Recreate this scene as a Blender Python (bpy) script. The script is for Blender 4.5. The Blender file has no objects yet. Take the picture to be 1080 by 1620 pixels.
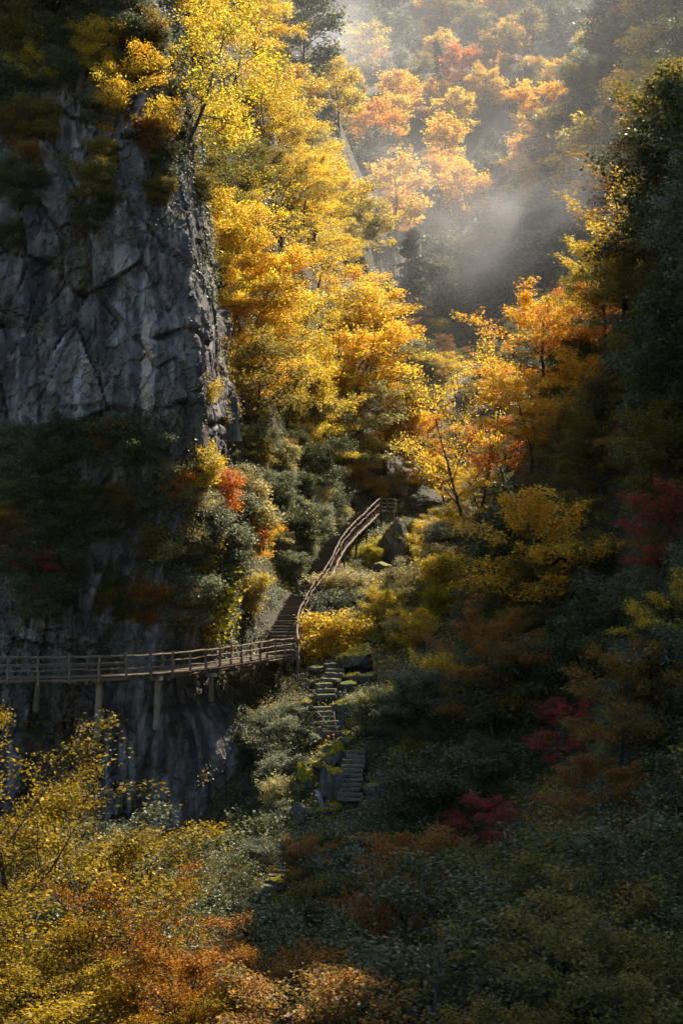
import bpy, math, random
import numpy as np
from mathutils import Vector, Matrix

# ------------------------------------------------------------------ camera, sky, sun, exposure
SC = bpy.context.scene
COL = SC.collection
FPX, HOR = 2493.0, 960.0                       # focal length and eye level in photo pixels (1080 x 1620)
PITCH = math.atan((HOR - 810) / FPX)
cam_d = bpy.data.cameras.new('camera'); cam = bpy.data.objects.new('camera', cam_d); COL.objects.link(cam)
cam_d.sensor_fit = 'VERTICAL'; cam_d.angle = 2 * math.atan(810 / FPX)
cam_d.clip_start = 0.5; cam_d.clip_end = 3000
cam.location = (0, 0, 0); cam.rotation_euler = (math.pi / 2 + PITCH, 0, 0)
SC.camera = cam

SUN_AZ, SUN_EL = math.radians(36), math.radians(50)      # sun stands behind the ridge on the east side, to the right of the view (+Y)
w = bpy.data.worlds.new('World'); SC.world = w; w.use_nodes = True
nt = w.node_tree; bg = nt.nodes['Background']
sky = nt.nodes.new('ShaderNodeTexSky'); sky.sky_type = 'NISHITA'; sky.sun_disc = False
sky.sun_elevation = SUN_EL; sky.sun_rotation = SUN_AZ
nt.links.new(sky.outputs[0], bg.inputs[0]); bg.inputs[1].default_value = 0.112
sd = bpy.data.lights.new('sun', 'SUN'); sd.energy = 5.0; sd.angle = math.radians(0.55); sd.color = (1.0, 0.88, 0.72)
sun = bpy.data.objects.new('sun', sd); COL.objects.link(sun)
sdir = Vector((math.sin(SUN_AZ) * math.cos(SUN_EL), math.cos(SUN_AZ) * math.cos(SUN_EL), math.sin(SUN_EL)))
sun.rotation_euler = sdir.to_track_quat('Z', 'Y').to_euler(); sun.location = sdir * 400
SC.view_settings.view_transform = 'Standard'; SC.view_settings.look = 'None'
SC.view_settings.exposure = 1.35; SC.view_settings.gamma = 1.0
try: SC.view_settings.use_curve_mapping = False
except Exception: pass
SC.render.engine = 'CYCLES'
cy = SC.cycles
cy.max_bounces = 6; cy.diffuse_bounces = 3; cy.glossy_bounces = 2; cy.transmission_bounces = 3
cy.volume_bounces = 0; cy.transparent_max_bounces = 4; cy.use_denoising = True
cy.caustics_reflective = False; cy.caustics_refractive = False; cy.sample_clamp_indirect = 4
try: cy.denoiser = 'OPENIMAGEDENOISE'; cy.denoising_prefilter = 'FAST'; cy.denoising_input_passes = 'RGB_ALBEDO_NORMAL'
except Exception: pass

HAZE = 0.000015
RNG = np.random.default_rng(7)
random.seed(7)

# ------------------------------------------------------------------ pixels to directions
def ray(px, py):
    dx, dy = (px - 540) / FPX, (810 - py) / FPX
    y = math.cos(PITCH) - math.sin(PITCH) * dy
    z = math.sin(PITCH) + math.cos(PITCH) * dy
    return dx / y, z / y                        # x and z per metre of depth
def P(px, py, d):
    a, b = ray(px, py); return np.array((a * d, d, b * d))
def proj(p):
    p = np.asarray(p, float); x, y, z = p[..., 0], p[..., 1], p[..., 2]
    yc = y * math.cos(PITCH) + z * math.sin(PITCH); zc = -y * math.sin(PITCH) + z * math.cos(PITCH)
    yc = np.maximum(yc, .1)
    return 540 + FPX * x / yc, 810 - FPX * zc / yc

# ------------------------------------------------------------------ numpy noise
def _h(ix, iy, k=0):
    n = (ix.astype(np.int64) * 374761393 + iy.astype(np.int64) * 668265263 + k * 974711) & 0xFFFFFFFF
    n = ((n ^ (n >> 13)) * 1274126177) & 0xFFFFFFFF
    return ((n ^ (n >> 16)) & 0xFFFFFF) / float(0xFFFFFF)
def vn(x, y, k=0):
    x = np.asarray(x, float); y = np.asarray(y, float)
    ix, iy = np.floor(x), np.floor(y); fx, fy = x - ix, y - iy
    fx = fx * fx * (3 - 2 * fx); fy = fy * fy * (3 - 2 * fy)
    a, b, c, d = _h(ix, iy, k), _h(ix + 1, iy, k), _h(ix, iy + 1, k), _h(ix + 1, iy + 1, k)
    return (a * (1 - fx) + b * fx) * (1 - fy) + (c * (1 - fx) + d * fx) * fy
def fbm(x, y, k=0, o=4):
    s, a, t = 0, .5, 0
    for i in range(o):
        s = s + a * vn(x * 2 ** i + 17.3 * i, y * 2 ** i - 9.1 * i, k + i); t += a; a *= .5
    return s / t
def worley(x, y, k=0):
    ix, iy = np.floor(x), np.floor(y)
    f1 = np.full(x.shape, 9.); f2 = np.full(x.shape, 9.); val = np.zeros(x.shape); gx = np.zeros(x.shape); gy = np.zeros(x.shape)
    for dx in (-1, 0, 1):
        for dy in (-1, 0, 1):
            cx, cy_ = ix + dx, iy + dy
            qx = cx + _h(cx, cy_, k); qy = cy_ + _h(cx, cy_, k + 5)
            d = np.hypot(x - qx, y - qy); v = _h(cx, cy_, k + 11)
            n = d < f1
            f2 = np.where(n, f1, np.minimum(f2, d)); val = np.where(n, v, val)
            gx = np.where(n, x - qx, gx); gy = np.where(n, y - qy, gy); f1 = np.where(n, d, f1)
    return f1, f2, val, gx, gy
def sstep(a, b, x):
    t = np.clip((x - a) / (b - a), 0, 1); return t * t * (3 - 2 * t)

# ------------------------------------------------------------------ mesh and object helpers
def mesh(name, v, f, smooth=False, attrs=None):
    v = np.asarray(v, np.float32); f = np.asarray(f, np.int32)
    me = bpy.data.meshes.new(name); n = f.shape[1]
    me.vertices.add(len(v)); me.vertices.foreach_set('co', v.ravel())
    me.loops.add(f.size); me.loops.foreach_set('vertex_index', f.ravel())
    me.polygons.add(len(f)); me.polygons.foreach_set('loop_start', np.arange(0, f.size, n, dtype=np.int32))
    me.polygons.foreach_set('use_smooth', np.full(len(f), smooth, bool))
    me.update(calc_edges=True)
    for k, a in (attrs or {}).items():
        at = me.attributes.new(k, 'FLOAT', 'FACE'); at.data.foreach_set('value', np.asarray(a, np.float32))
    return me
def link(name, data, mat=None, parent=None, loc=None, rot=None, scale=None):
    o = bpy.data.objects.new(name, data); COL.objects.link(o)
    if parent is not None: o.parent = parent
    if loc is not None: o.location = [float(q) for q in loc]
    if rot is not None: o.rotation_euler = rot
    if scale is not None: o.scale = scale
    if mat is not None and data is not None:
        if len(data.materials) == 0: data.materials.append(mat)
        elif data.materials[0] != mat:
            o.material_slots[0].link = 'OBJECT'; o.material_slots[0].material = mat
    return o
def tag(o, label=None, cat=None, group=None, kind=None):
    for k, v in (('label', label), ('category', cat), ('group', group), ('kind', kind)):
        if v: o[k] = v
    return o
def thing(name, label, cat, loc=(0, 0, 0), group=None, rot=None, scale=None):
    return tag(link(name, None, loc=loc, rot=rot, scale=scale), label, cat, group)

class MB:
    def __init__(s): s.v, s.f, s.n = [], [], 0
    def add(s, v, f):
        s.v.append(np.asarray(v, float)); s.f.append(np.asarray(f, int) + s.n); s.n += len(v)
    def tube(s, pts, rad, k=6, cap=True):
        pts = np.asarray(pts, float); rad = np.broadcast_to(np.asarray(rad, float), (len(pts),))
        t = np.gradient(pts, axis=0); t /= np.linalg.norm(t, axis=1)[:, None] + 1e-9
        ref = np.where(np.abs(t[:, 2:3]) > .85, np.array([[1., 0, 0]]), np.array([[0, 0, 1.]]))
        u = np.cross(t, ref); u /= np.linalg.norm(u, axis=1)[:, None] + 1e-9; vv = np.cross(t, u)
        a = np.arange(k) / k * 2 * math.pi
        ring = pts[:, None] + rad[:, None, None] * (np.cos(a)[None, :, None] * u[:, None] + np.sin(a)[None, :, None] * vv[:, None])
        i = np.arange(len(pts) - 1)[:, None] * k; j = np.arange(k)[None]; j2 = (j + 1) % k
        f = np.stack([i + j, i + j2, i + k + j2, i + k + j], -1).reshape(-1, 4)
        v = ring.reshape(-1, 3)
        if cap:
            n = len(v); v = np.vstack([v, pts[:1], pts[-1:]])
            jj = np.arange(k); b = (len(pts) - 1) * k
            f = np.vstack([f, np.stack([np.full(k, n), (jj + 1) % k, jj, jj], -1), np.stack([np.full(k, n + 1), b + jj, b + (jj + 1) % k, b + (jj + 1) % k], -1)])
            f = f[:]
        s.add(v, f); return s
    def box(s, c, sz, jit=0):
        c = np.asarray(c, float); h = np.asarray(sz, float) / 2
        v = np.array([[x, y, z] for x in (-1, 1) for y in (-1, 1) for z in (-1, 1)], float) * h + c
        if jit: v += RNG.normal(0, jit, v.shape)
        s.add(v, [[0, 1, 3, 2], [4, 6, 7, 5], [0, 4, 5, 1], [2, 3, 7, 6], [0, 2, 6, 4], [1, 5, 7, 3]]); return s
    def mesh(s, name, smooth=False):
        v = np.vstack(s.v); f = np.vstack(s.f)
        me = bpy.data.meshes.new(name)
        me.from_pydata(v.tolist(), [], [list(dict.fromkeys(q)) for q in f.tolist()]); me.update()
        if smooth: me.polygons.foreach_set('use_smooth', np.ones(len(me.polygons), bool))
        return me

# ------------------------------------------------------------------ materials
def newmat(name):
    m = bpy.data.materials.new(name); m.use_nodes = True; t = m.node_tree
    for n in list(t.nodes): t.nodes.remove(n)
    return m, t, t.nodes.new, t.links.new
def ramp(N, pts):
    r = N('ShaderNodeValToRGB'); e = r.color_ramp.elements
    while len(e) < len(pts): e.new(.5)
    for i, (p, c) in enumerate(pts): e[i].position = p; e[i].color = (*c, 1)
    return r
def leaf_mat(name, cols, trans=.45, rough=.55, spec=.25, gain=1.9):
    """cols: 3-4 natural leaf colours; each leaf picks between them by its spray, itself and its tree."""
    m, t, N, L = newmat(name)
    a = N('ShaderNodeAttribute'); a.attribute_name = 'lv'; c = N('ShaderNodeAttribute'); c.attribute_name = 'cv'
    oi = N('ShaderNodeObjectInfo')
    m1 = N('ShaderNodeMath'); m1.operation = 'MULTIPLY_ADD'; L(c.outputs['Fac'], m1.inputs[0]); m1.inputs[1].default_value = .50
    m0 = N('ShaderNodeMath'); m0.operation = 'MULTIPLY'; L(a.outputs['Fac'], m0.inputs[0]); m0.inputs[1].default_value = .34
    L(m0.outputs[0], m1.inputs[2])
    m2 = N('ShaderNodeMath'); m2.operation = 'MULTIPLY_ADD'; L(oi.outputs['Random'], m2.inputs[0]); m2.inputs[1].default_value = .24
    L(m1.outputs[0], m2.inputs[2])
    r = ramp(N, [(i / (len(cols) - 1) * .8 + .1, q) for i, q in enumerate(cols)]); L(m2.outputs[0], r.inputs[0])
    vv = N('ShaderNodeMath'); vv.operation = 'MULTIPLY_ADD'; L(a.outputs['Fac'], vv.inputs[0]); vv.inputs[1].default_value = 1.05; vv.inputs[2].default_value = .45
    hs = N('ShaderNodeHueSaturation'); L(r.outputs[0], hs.inputs['Color']); L(vv.outputs[0], hs.inputs['Value'])
    b = N('ShaderNodeBsdfPrincipled'); L(hs.outputs[0], b.inputs['Base Color']); b.inputs['Roughness'].default_value = rough
    b.inputs['Specular IOR Level'].default_value = spec
    tr = N('ShaderNodeBsdfTranslucent'); hs2 = N('ShaderNodeHueSaturation'); L(hs.outputs[0], hs2.inputs['Color'])
    hs2.inputs['Saturation'].default_value = 1.0; hs2.inputs['Value'].default_value = gain; L(hs2.outputs[0], tr.inputs[0])
    mx = N('ShaderNodeMixShader'); mx.inputs[0].default_value = trans; L(b.outputs[0], mx.inputs[1]); L(tr.outputs[0], mx.inputs[2])
    o = N('ShaderNodeOutputMaterial'); L(mx.outputs[0], o.inputs[0]); return m
def noise_mat(name, cols, scale=2., stretch=(1, 1, 1), rough=.85, bump=.3, detail=8, bscale=None, moss=None, spec=.3):
    m, t, N, L = newmat(name)
    tc = N('ShaderNodeTexCoord'); mp = N('ShaderNodeMapping'); mp.inputs['Scale'].default_value = stretch; L(tc.outputs['Object'], mp.inputs[0])
    n = N('ShaderNodeTexNoise'); n.inputs['Scale'].default_value = scale; n.inputs['Detail'].default_value = detail; n.inputs['Roughness'].default_value = .65
    L(mp.outputs[0], n.inputs[0])
    r = ramp(N, [(.28 + .44 * i / (len(cols) - 1), q) for i, q in enumerate(cols)]); L(n.outputs[0], r.inputs[0]); out = r.outputs[0]
    if moss:
        g = N('ShaderNodeNewGeometry'); sx = N('ShaderNodeSeparateXYZ'); L(g.outputs['Normal'], sx.inputs[0])
        n3 = N('ShaderNodeTexNoise'); n3.inputs['Scale'].default_value = 1.6; n3.inputs['Detail'].default_value = 6; L(tc.outputs['Object'], n3.inputs[0])
        ad = N('ShaderNodeMath'); ad.operation = 'ADD'; L(sx.outputs[2], ad.inputs[0]); L(n3.outputs[0], ad.inputs[1])
        mr = N('ShaderNodeMapRange'); mr.inputs[1].default_value = moss[0]; mr.inputs[2].default_value = moss[0] + .25; L(ad.outputs[0], mr.inputs[0])
        n4 = N('ShaderNodeTexNoise'); n4.inputs['Scale'].default_value = 9; L(tc.outputs['Object'], n4.inputs[0])
        r4 = ramp(N, [(.3, moss[1]), (.7, moss[2])]); L(n4.outputs[0], r4.inputs[0])
        mix = N('ShaderNodeMixRGB'); L(mr.outputs[0], mix.inputs[0]); L(out, mix.inputs[1]); L(r4.outputs[0], mix.inputs[2]); out = mix.outputs[0]
    oi = N('ShaderNodeObjectInfo'); vv = N('ShaderNodeMath'); vv.operation = 'MULTIPLY_ADD'; L(oi.outputs['Random'], vv.inputs[0]); vv.inputs[1].default_value = .4; vv.inputs[2].default_value = .8
    hs = N('ShaderNodeHueSaturation'); L(out, hs.inputs['Color']); L(vv.outputs[0], hs.inputs['Value'])
    b = N('ShaderNodeBsdfPrincipled'); b.inputs['Roughness'].default_value = rough; b.inputs['Specular IOR Level'].default_value = spec
    L(hs.outputs[0], b.inputs['Base Color'])
    n2 = N('ShaderNodeTexNoise'); n2.inputs['Scale'].default_value = bscale or scale * 4; n2.inputs['Detail'].default_value = 6; L(mp.outputs[0], n2.inputs[0])
    bp = N('ShaderNodeBump'); bp.inputs['Strength'].default_value = bump; bp.inputs['Distance'].default_value = .05; L(n2.outputs[0], bp.inputs['Height']); L(bp.outputs[0], b.inputs['Normal'])
    o = N('ShaderNodeOutputMaterial'); L(b.outputs[0], o.inputs[0]); return m

LM = {
 'gold':   leaf_mat('gold_leaf', [(.20, .20, .03), (.44, .34, .03), (.58, .37, .028), (.56, .28, .022)]),
 'amber':  leaf_mat('amber_leaf', [(.34, .28, .03), (.55, .37, .026), (.55, .29, .022), (.47, .19, .018)]),
 'lime':   leaf_mat('yellow_green_leaf', [(.16, .17, .025), (.32, .27, .03), (.46, .33, .025), (.52, .30, .02)]),
 'orange': leaf_mat('orange_leaf', [(.30, .17, .025), (.42, .17, .02), (.42, .125, .016), (.34, .08, .015)]),
 'rust':   leaf_mat('rust_leaf', [(.12, .10, .02), (.20, .125, .02), (.25, .115, .018), (.22, .08, .016)]),
 'red':    leaf_mat('crimson_leaf', [(.18, .11, .03), (.28, .07, .03), (.30, .04, .034), (.20, .035, .028)]),
 'olive':  leaf_mat('olive_leaf', [(.07, .085, .02), (.12, .11, .02), (.17, .13, .022), (.22, .13, .02)]),
 'green':  leaf_mat('dark_green_leaf', [(.034, .046, .016), (.048, .060, .020), (.068, .078, .022), (.10, .10, .026)], trans=.3, rough=.5, spec=.35),
 'grey':   leaf_mat('grey_green_leaf', [(.07, .085, .05), (.10, .115, .065), (.14, .15, .08), (.19, .18, .08)], trans=.4, rough=.55, spec=.3),
 'pale':   leaf_mat('pale_leaf', [(.17, .17, .07), (.26, .24, .09), (.34, .28, .10), (.38, .24, .07)], trans=.4, rough=.55, spec=.3),
 'fore':   leaf_mat('dimmed_gold_leaf', [(.05, .045, .010), (.15, .105, .008), (.28, .185, .007), (.43, .265, .008)], trans=.35, gain=1.3, spec=.1),  # gold darkened in the colour to stand in for weaker light on the foreground
 'foreo':  leaf_mat('dimmed_orange_leaf', [(.08, .045, .008), (.20, .085, .007), (.32, .12, .006), (.38, .17, .008)], trans=.35, gain=1.3, spec=.1),  # orange darkened the same way, dim foreground light put into the leaf colour
 'moss':   leaf_mat('moss_leaf', [(.14, .14, .012), (.22, .20, .012), (.30, .26, .014), (.34, .27, .02)], trans=.4),
 'fir':    leaf_mat('fir_needle', [(.022, .038, .022), (.03, .048, .026), (.04, .058, .03), (.05, .065, .03)], trans=.2),
}
BARK = noise_mat('bark', [(.020, .016, .012), (.045, .036, .028), (.085, .072, .058)], 3, (1, 1, .3), bump=.6)
PALEBARK = noise_mat('pale_bark', [(.07, .06, .05), (.14, .12, .10), (.22, .20, .17)], 3, (1, 1, .4), bump=.5)
WOOD = noise_mat('weathered_timber', [(.065, .045, .026), (.14, .099, .062), (.24, .18, .118)], 5, (1, 1, 1), rough=.75, bump=.4)
TREAD = noise_mat('tread_timber', [(.055, .042, .030), (.10, .078, .055), (.15, .12, .085)], 4, (.4, 3, 3), rough=.8, bump=.4)
CONC = noise_mat('weathered_concrete', [(.18, .15, .11), (.30, .26, .20), (.42, .37, .29)], 3, (1, 1, .35), bump=.3)
SOIL = noise_mat('leaf_litter_soil', [(.012, .012, .006), (.024, .023, .010), (.038, .034, .012), (.060, .046, .016)], .9, bump=.9, bscale=5)
BOULDER = noise_mat('mossy_boulder_stone', [(.028, .025, .020), (.075, .068, .055), (.17, .155, .13)], 2.6, bump=1.0, bscale=7, moss=(1.12, (.05, .06, .008), (.20, .19, .014)))
STEPSTONE = noise_mat('step_stone', [(.04, .033, .024), (.095, .080, .058), (.18, .155, .115)], 2.2, bump=.6, moss=(1.32, (.05, .06, .012), (.14, .14, .02)))

# ------------------------------------------------------------------ terrain from anchors
AN = []
def an(px, py, d): AN.append(tuple(P(px, py, d)))
def aw(x, y, z): AN.append((x, y, z))
for q in [(655, 880, 130), (610, 915, 122), (575, 975, 114), (545, 1035, 105), (520, 1110, 95), (525, 1170, 88), (548, 1240, 83), (500, 1300, 81), (470, 1365, 75),
          (425, 1440, 66), (385, 1540, 56), (350, 1700, 45),
          # ground under the timber stairs and the slope left of them
          (450, 1055, 106), (468, 1000, 111), (497, 955, 117), (532, 895, 127), (600, 838, 141),
          (405, 900, 112), (405, 800, 119), (385, 690, 122), (430, 640, 134), (470, 760, 132),
          # spur behind the stairs
          (560, 775, 147), (480, 705, 143), (430, 565, 144), (405, 350, 150), (385, 150, 158), (360, -50, 168),
          (545, 590, 172), (625, 725, 160), (525, 430, 198), (490, 290, 225), (460, 120, 245), (540, 365, 230), (440, -60, 265), (300, -100, 230),
          # inner valley and far mountainside
          (690, 600, 250), (640, 470, 292), (760, 470, 282), (860, 420, 290), (640, 300, 345), (600, 160, 400), (800, 200, 380), (920, 250, 355), (700, 20, 480), (950, 60, 430), (540, 0, 480), (700, -180, 610), (1150, 0, 450), (300, -200, 520),
          # slope on the east side of the gully
          (700, 860, 124), (780, 830, 122), (660, 1000, 106), (620, 1120, 92), (640, 1260, 80), (560, 1400, 70), (520, 1530, 58), (700, 1500, 56), (640, 1650, 47),
          (850, 1560, 50), (1000, 1650, 42), (1000, 1400, 58), (900, 1250, 70), (1000, 1100, 74), (800, 1080, 88), (1050, 900, 82), (900, 900, 100), (1040, 700, 94), (920, 700, 110), (830, 720, 122), (895, 615, 117), (955, 570, 113), (1060, 500, 104), (1000, 480, 113), (1075, 190, 106)]:
    an(*q)
for q in [(-8, 68, -13.5), (-10, 84, -14.5), (-6.5, 88, -13), (-4, 91, -10.5), (-14, 76, -15), (-20, 78, -15.5), (-34, 78, -15), (-50, 70, -13), (-12, 58, -13), (-22, 55, -12.5), (-16, 45, -12.5), (-8, 47, -13), (-26, 40, -11.5), (-45, 45, -9),
          (0, 2, -2.6), (0, 15, -7.0), (0, 28, -11.6), (-8, 30, -11.5), (-15, 20, -8.6), (10, 20, -8.2), (-30, 10, -4), (25, 12, -3.5), (8, 33, -11.5), (16, 34, -8.5),
          (22, 62, 10), (30, 68, 38), (24, 80, 32), (26, 92, 38), (28, 100, 52), (26, 114, 27), (32, 126, 30), (38, 100, 72), (38, 75, 61), (34, 50, 46), (55, 60, 66), (55, 95, 84), (80, 80, 80), (45, 140, 42), (38, 160, 36), (62, 175, 74), (58, 225, 80), (95, 150, 92), (90, 240, 115), (62, 260, 96), (120, 230, 118), (62, 318, 124), (74, 350, 142), (100, 320, 150), (130, 360, 150), (120, 60, 95),  # ridge mostly out of view, heights shaped to shade the near slope and hollow
          (22, 140, 22), (24, 170, 24), (22, 205, 30), (14, 165, 14),
          (-30, 130, 62), (-60, 120, 70), (-60, 200, 92), (-120, 160, 95), (-120, 300, 150), (-60, 320, 130), (-80, 450, 170), (150, 450, 175), (60, 640, 250), (-60, 640, 250)]:
    aw(*q)
AN = np.array(AN)
def _tps():
    A = AN[:, :2] / 100; n = len(A)
    r2 = ((A[:, None] - A[None]) ** 2).sum(-1); K = np.where(r2 > 0, .5 * r2 * np.log(r2 + 1e-12), 0) + np.eye(n) * 4e-4
    Pm = np.hstack([np.ones((n, 1)), A]); M = np.block([[K, Pm], [Pm.T, np.zeros((3, 3))]])
    return A, np.linalg.solve(M, np.concatenate([AN[:, 2], np.zeros(3)]))
_TA, _TW = _tps()
def H0(x, y):
    x = np.asarray(x, float); y = np.asarray(y, float); sh = x.shape
    q = np.stack([x.ravel(), y.ravel()], -1) / 100; out = np.empty(len(q)); n = len(_TA)
    for i in range(0, len(q), 20000):
        b = q[i:i + 20000]; r2 = ((b[:, None] - _TA[None]) ** 2).sum(-1)
        out[i:i + 20000] = (.5 * r2 * np.log(r2 + 1e-12)) @ _TW[:n] + _TW[n] + b @ _TW[n + 1:]
    out = out.reshape(sh)
    return out + (fbm(x / 6, y / 6, 3) - .5) * np.clip(y / 60, .5, 2.2) + (fbm(x / 1.6, y / 1.6, 9, 3) - .5) * .5
# terrain sheet: rows in depth get longer with distance
NX, NY = 300, 380
gy = -25 + 690 * (np.linspace(0, 1, NY) ** 1.35); gx = np.sinh(np.linspace(-2.6, 2.6, NX)) / math.sinh(2.6) * 165 + 5
GX, GY = np.meshgrid(gx, gy); GZ = H0(GX, GY)
def H(x, y):
    x = np.atleast_1d(np.asarray(x, float)); y = np.atleast_1d(np.asarray(y, float))
    i = np.clip(np.searchsorted(gx, x) - 1, 0, NX - 2); j = np.clip(np.searchsorted(gy, y) - 1, 0, NY - 2)
    u = np.clip((x - gx[i]) / (gx[i + 1] - gx[i]), 0, 1); v = np.clip((y - gy[j]) / (gy[j + 1] - gy[j]), 0, 1)
    r = (GZ[j, i] * (1 - u) + GZ[j, i + 1] * u) * (1 - v) + (GZ[j + 1, i] * (1 - u) + GZ[j + 1, i + 1] * u) * v
    return r
def h1(x, y): return float(H(x, y)[0])
def march(px, py, up=0., d0=25, d1=480):
    """first depth along the sight line that is no more than `up` above the ground"""
    a, b = ray(px, py); d = np.arange(d0, d1, .25); g = b * d - H(a * d, d) - up
    k = np.where(g <= 0)[0]
    return float(d[k[0]]) if len(k) else None
idx = np.arange(NX * NY).reshape(NY, NX)
tf = np.stack([idx[:-1, :-1], idx[:-1, 1:], idx[1:, 1:], idx[1:, :-1]], -1).reshape(-1, 4)
tag(link('terrain', mesh('terrain', np.stack([GX, GY, GZ], -1).reshape(-1, 3), tf, True), SOIL), 'steep forested valley ground covered with leaf litter', 'terrain', kind='structure')

# ------------------------------------------------------------------ limestone cliff
LOWC = np.array([(-70, 88), (-40, 86.5), (-24, 85.6), (-17, 86.0), (-12, 88.2), (-8.6, 92), (-7.5, 97.5), (-7.3, 103), (-7.8, 110), (-9, 120), (-11, 140), (-20, 168)], float)
UPC = np.array([(-70, 87), (-40, 86), (-24, 85.2), (-17, 84.9), (-11.5, 85.8), (-8.6, 87.6), (-7.3, 91), (-7.9, 98), (-9.3, 110), (-11, 122), (-15, 142), (-24, 170)], float)
def resample(c, n=400):
    d = np.r_[0, np.cumsum(np.linalg.norm(np.diff(c, axis=0), axis=1))]; s = np.linspace(0, d[-1], n)
    k = 3
    x = np.interp(s, d, c[:, 0]); y = np.interp(s, d, c[:, 1])
    for _ in range(40):
        x[1:-1] = (x[:-2] + x[2:] + x[1:-1] * 2) / 4; y[1:-1] = (y[:-2] + y[2:] + y[1:-1] * 2) / 4
    return np.stack([x, y], -1)
_lc, _uc = resample(LOWC), resample(UPC)
_tp = np.linspace(0, 1, 400)
SL = np.linalg.norm(np.diff(_lc, axis=0), axis=1).sum()
def cliff_base(t, z):
    lx, ly = np.interp(t, _tp, _lc[:, 0]), np.interp(t, _tp, _lc[:, 1]); ux, uy = np.interp(t, _tp, _uc[:, 0]), np.interp(t, _tp, _uc[:, 1])
    m = sstep(1.5, 9, z)
    x = lx * (1 - m) + ux * m; y = ly * (1 - m) + uy * m
    x = x - np.clip(z - 17, 0, 60) * .13 * sstep(-20, -7, x); y = y + np.clip(z - 12, 0, 60) * .10
    low = sstep(-4.5, -9, z)
    x = x + low * 3.4 * np.exp(-((t - .485) / .035) ** 2)
    return x, y
def cliff_disp(s, z):
    wz = z + (fbm(s / 5, z / 5, 41) - .5) * .9; ws = s + (fbm(s / 4, z / 6, 47) - .5) * .7
    d = (fbm(s / 9, z / 11, 21) - .5) * 2.4 + (fbm(s / 3, z / 5, 23) - .5) * .5
    f1, f2, v, ax, ay = worley(s / 2.3 + vn(z / 9, z * 0, 4) * .8, z / 13., 29); d += (v - .5) * 1.1 + ax * (_t(v, 3) - .5) * 1.6 - .3 * sstep(.06, 0, f2 - f1)
    f1, f2, v, ax, ay = worley(ws / 3.1, wz / 4.6, 31); d += (v - .5) * .7 + ax * (_t(v, 3) - .5) * .8 + ay * (_t(v, 7) - .5) * .75 - .25 * sstep(.05, 0, f2 - f1)
    f1, f2, v, ax, ay = worley(ws / 1.0 + 7, wz / 1.5, 33); d += (v - .5) * .30 + ax * (_t(v, 3) - .5) * .42 + ay * (_t(v, 5) - .5) * .42 - .08 * sstep(.08, 0, f2 - f1)
    f1, f2, v, ax, ay = worley(ws / .42, wz / .6 + 3, 35); d += (v - .5) * .10 + ax * (_t(v, 3) - .5) * .35 + ay * (_t(v, 5) - .5) * .35
    d += (fbm(s / .8, z / 1.2, 37) - .5) * .16
    # bedding ledges
    for k, zz in enumerate((15.6, 11.0, 20.5, 26.5, 5.5, -6.0)):
        on = sstep(.42, .55, fbm(s / 6 + 13 * k, z * 0 + k, 51))
        q = wz - zz - (vn(s / 2.3, s * 0, 60 + k) - .5) * 1.2
        d += on * (.22 * np.exp(-((q - .25) / .35) ** 2) - .6 * np.exp(-((q + .18) / .16) ** 2))
    return d
def _t(v, k): return (v * 91.7 * k) % 1.0
tt = np.unique(np.concatenate([np.linspace(0, .30, 40), np.linspace(.30, .62, 380), np.linspace(.62, 1, 80)]))
zz = np.unique(np.concatenate([np.linspace(-18, -15, 8), np.linspace(-15, 38, 380), np.linspace(38, 64, 30)]))
T, Z = np.meshgrid(tt, zz)
def cliff_pt(t, z):
    x, y = cliff_base(t, z); e = 1e-3; x2, y2 = cliff_base(t + e, z); x1, y1 = cliff_base(t - e, z)
    tx, ty = x2 - x1, y2 - y1; l = np.hypot(tx, ty) + 1e-9; nx, ny = ty / l, -tx / l
    d = cliff_disp(t * SL, z) * (1 - .6 * np.exp(-((t - .445) / .03) ** 2))
    return np.stack([x + nx * d, y + ny * d, z + 0 * x], -1), np.stack([nx, ny, 0 * nx], -1)
CV, CN = cliff_pt(T, Z)
top = CV[-1].copy(); back = top.copy(); back[:, 1] = 200; back[:, 0] -= 20; back[:, 2] += 6
cv = np.vstack([CV.reshape(-1, 3), back]); nt_, nz_ = len(tt), len(zz)
ci = np.arange(nt_ * (nz_ + 1)).reshape(nz_ + 1, nt_)
cf = np.stack([ci[:-1, :-1], ci[:-1, 1:], ci[1:, 1:], ci[1:, :-1]], -1).reshape(-1, 4)
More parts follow.
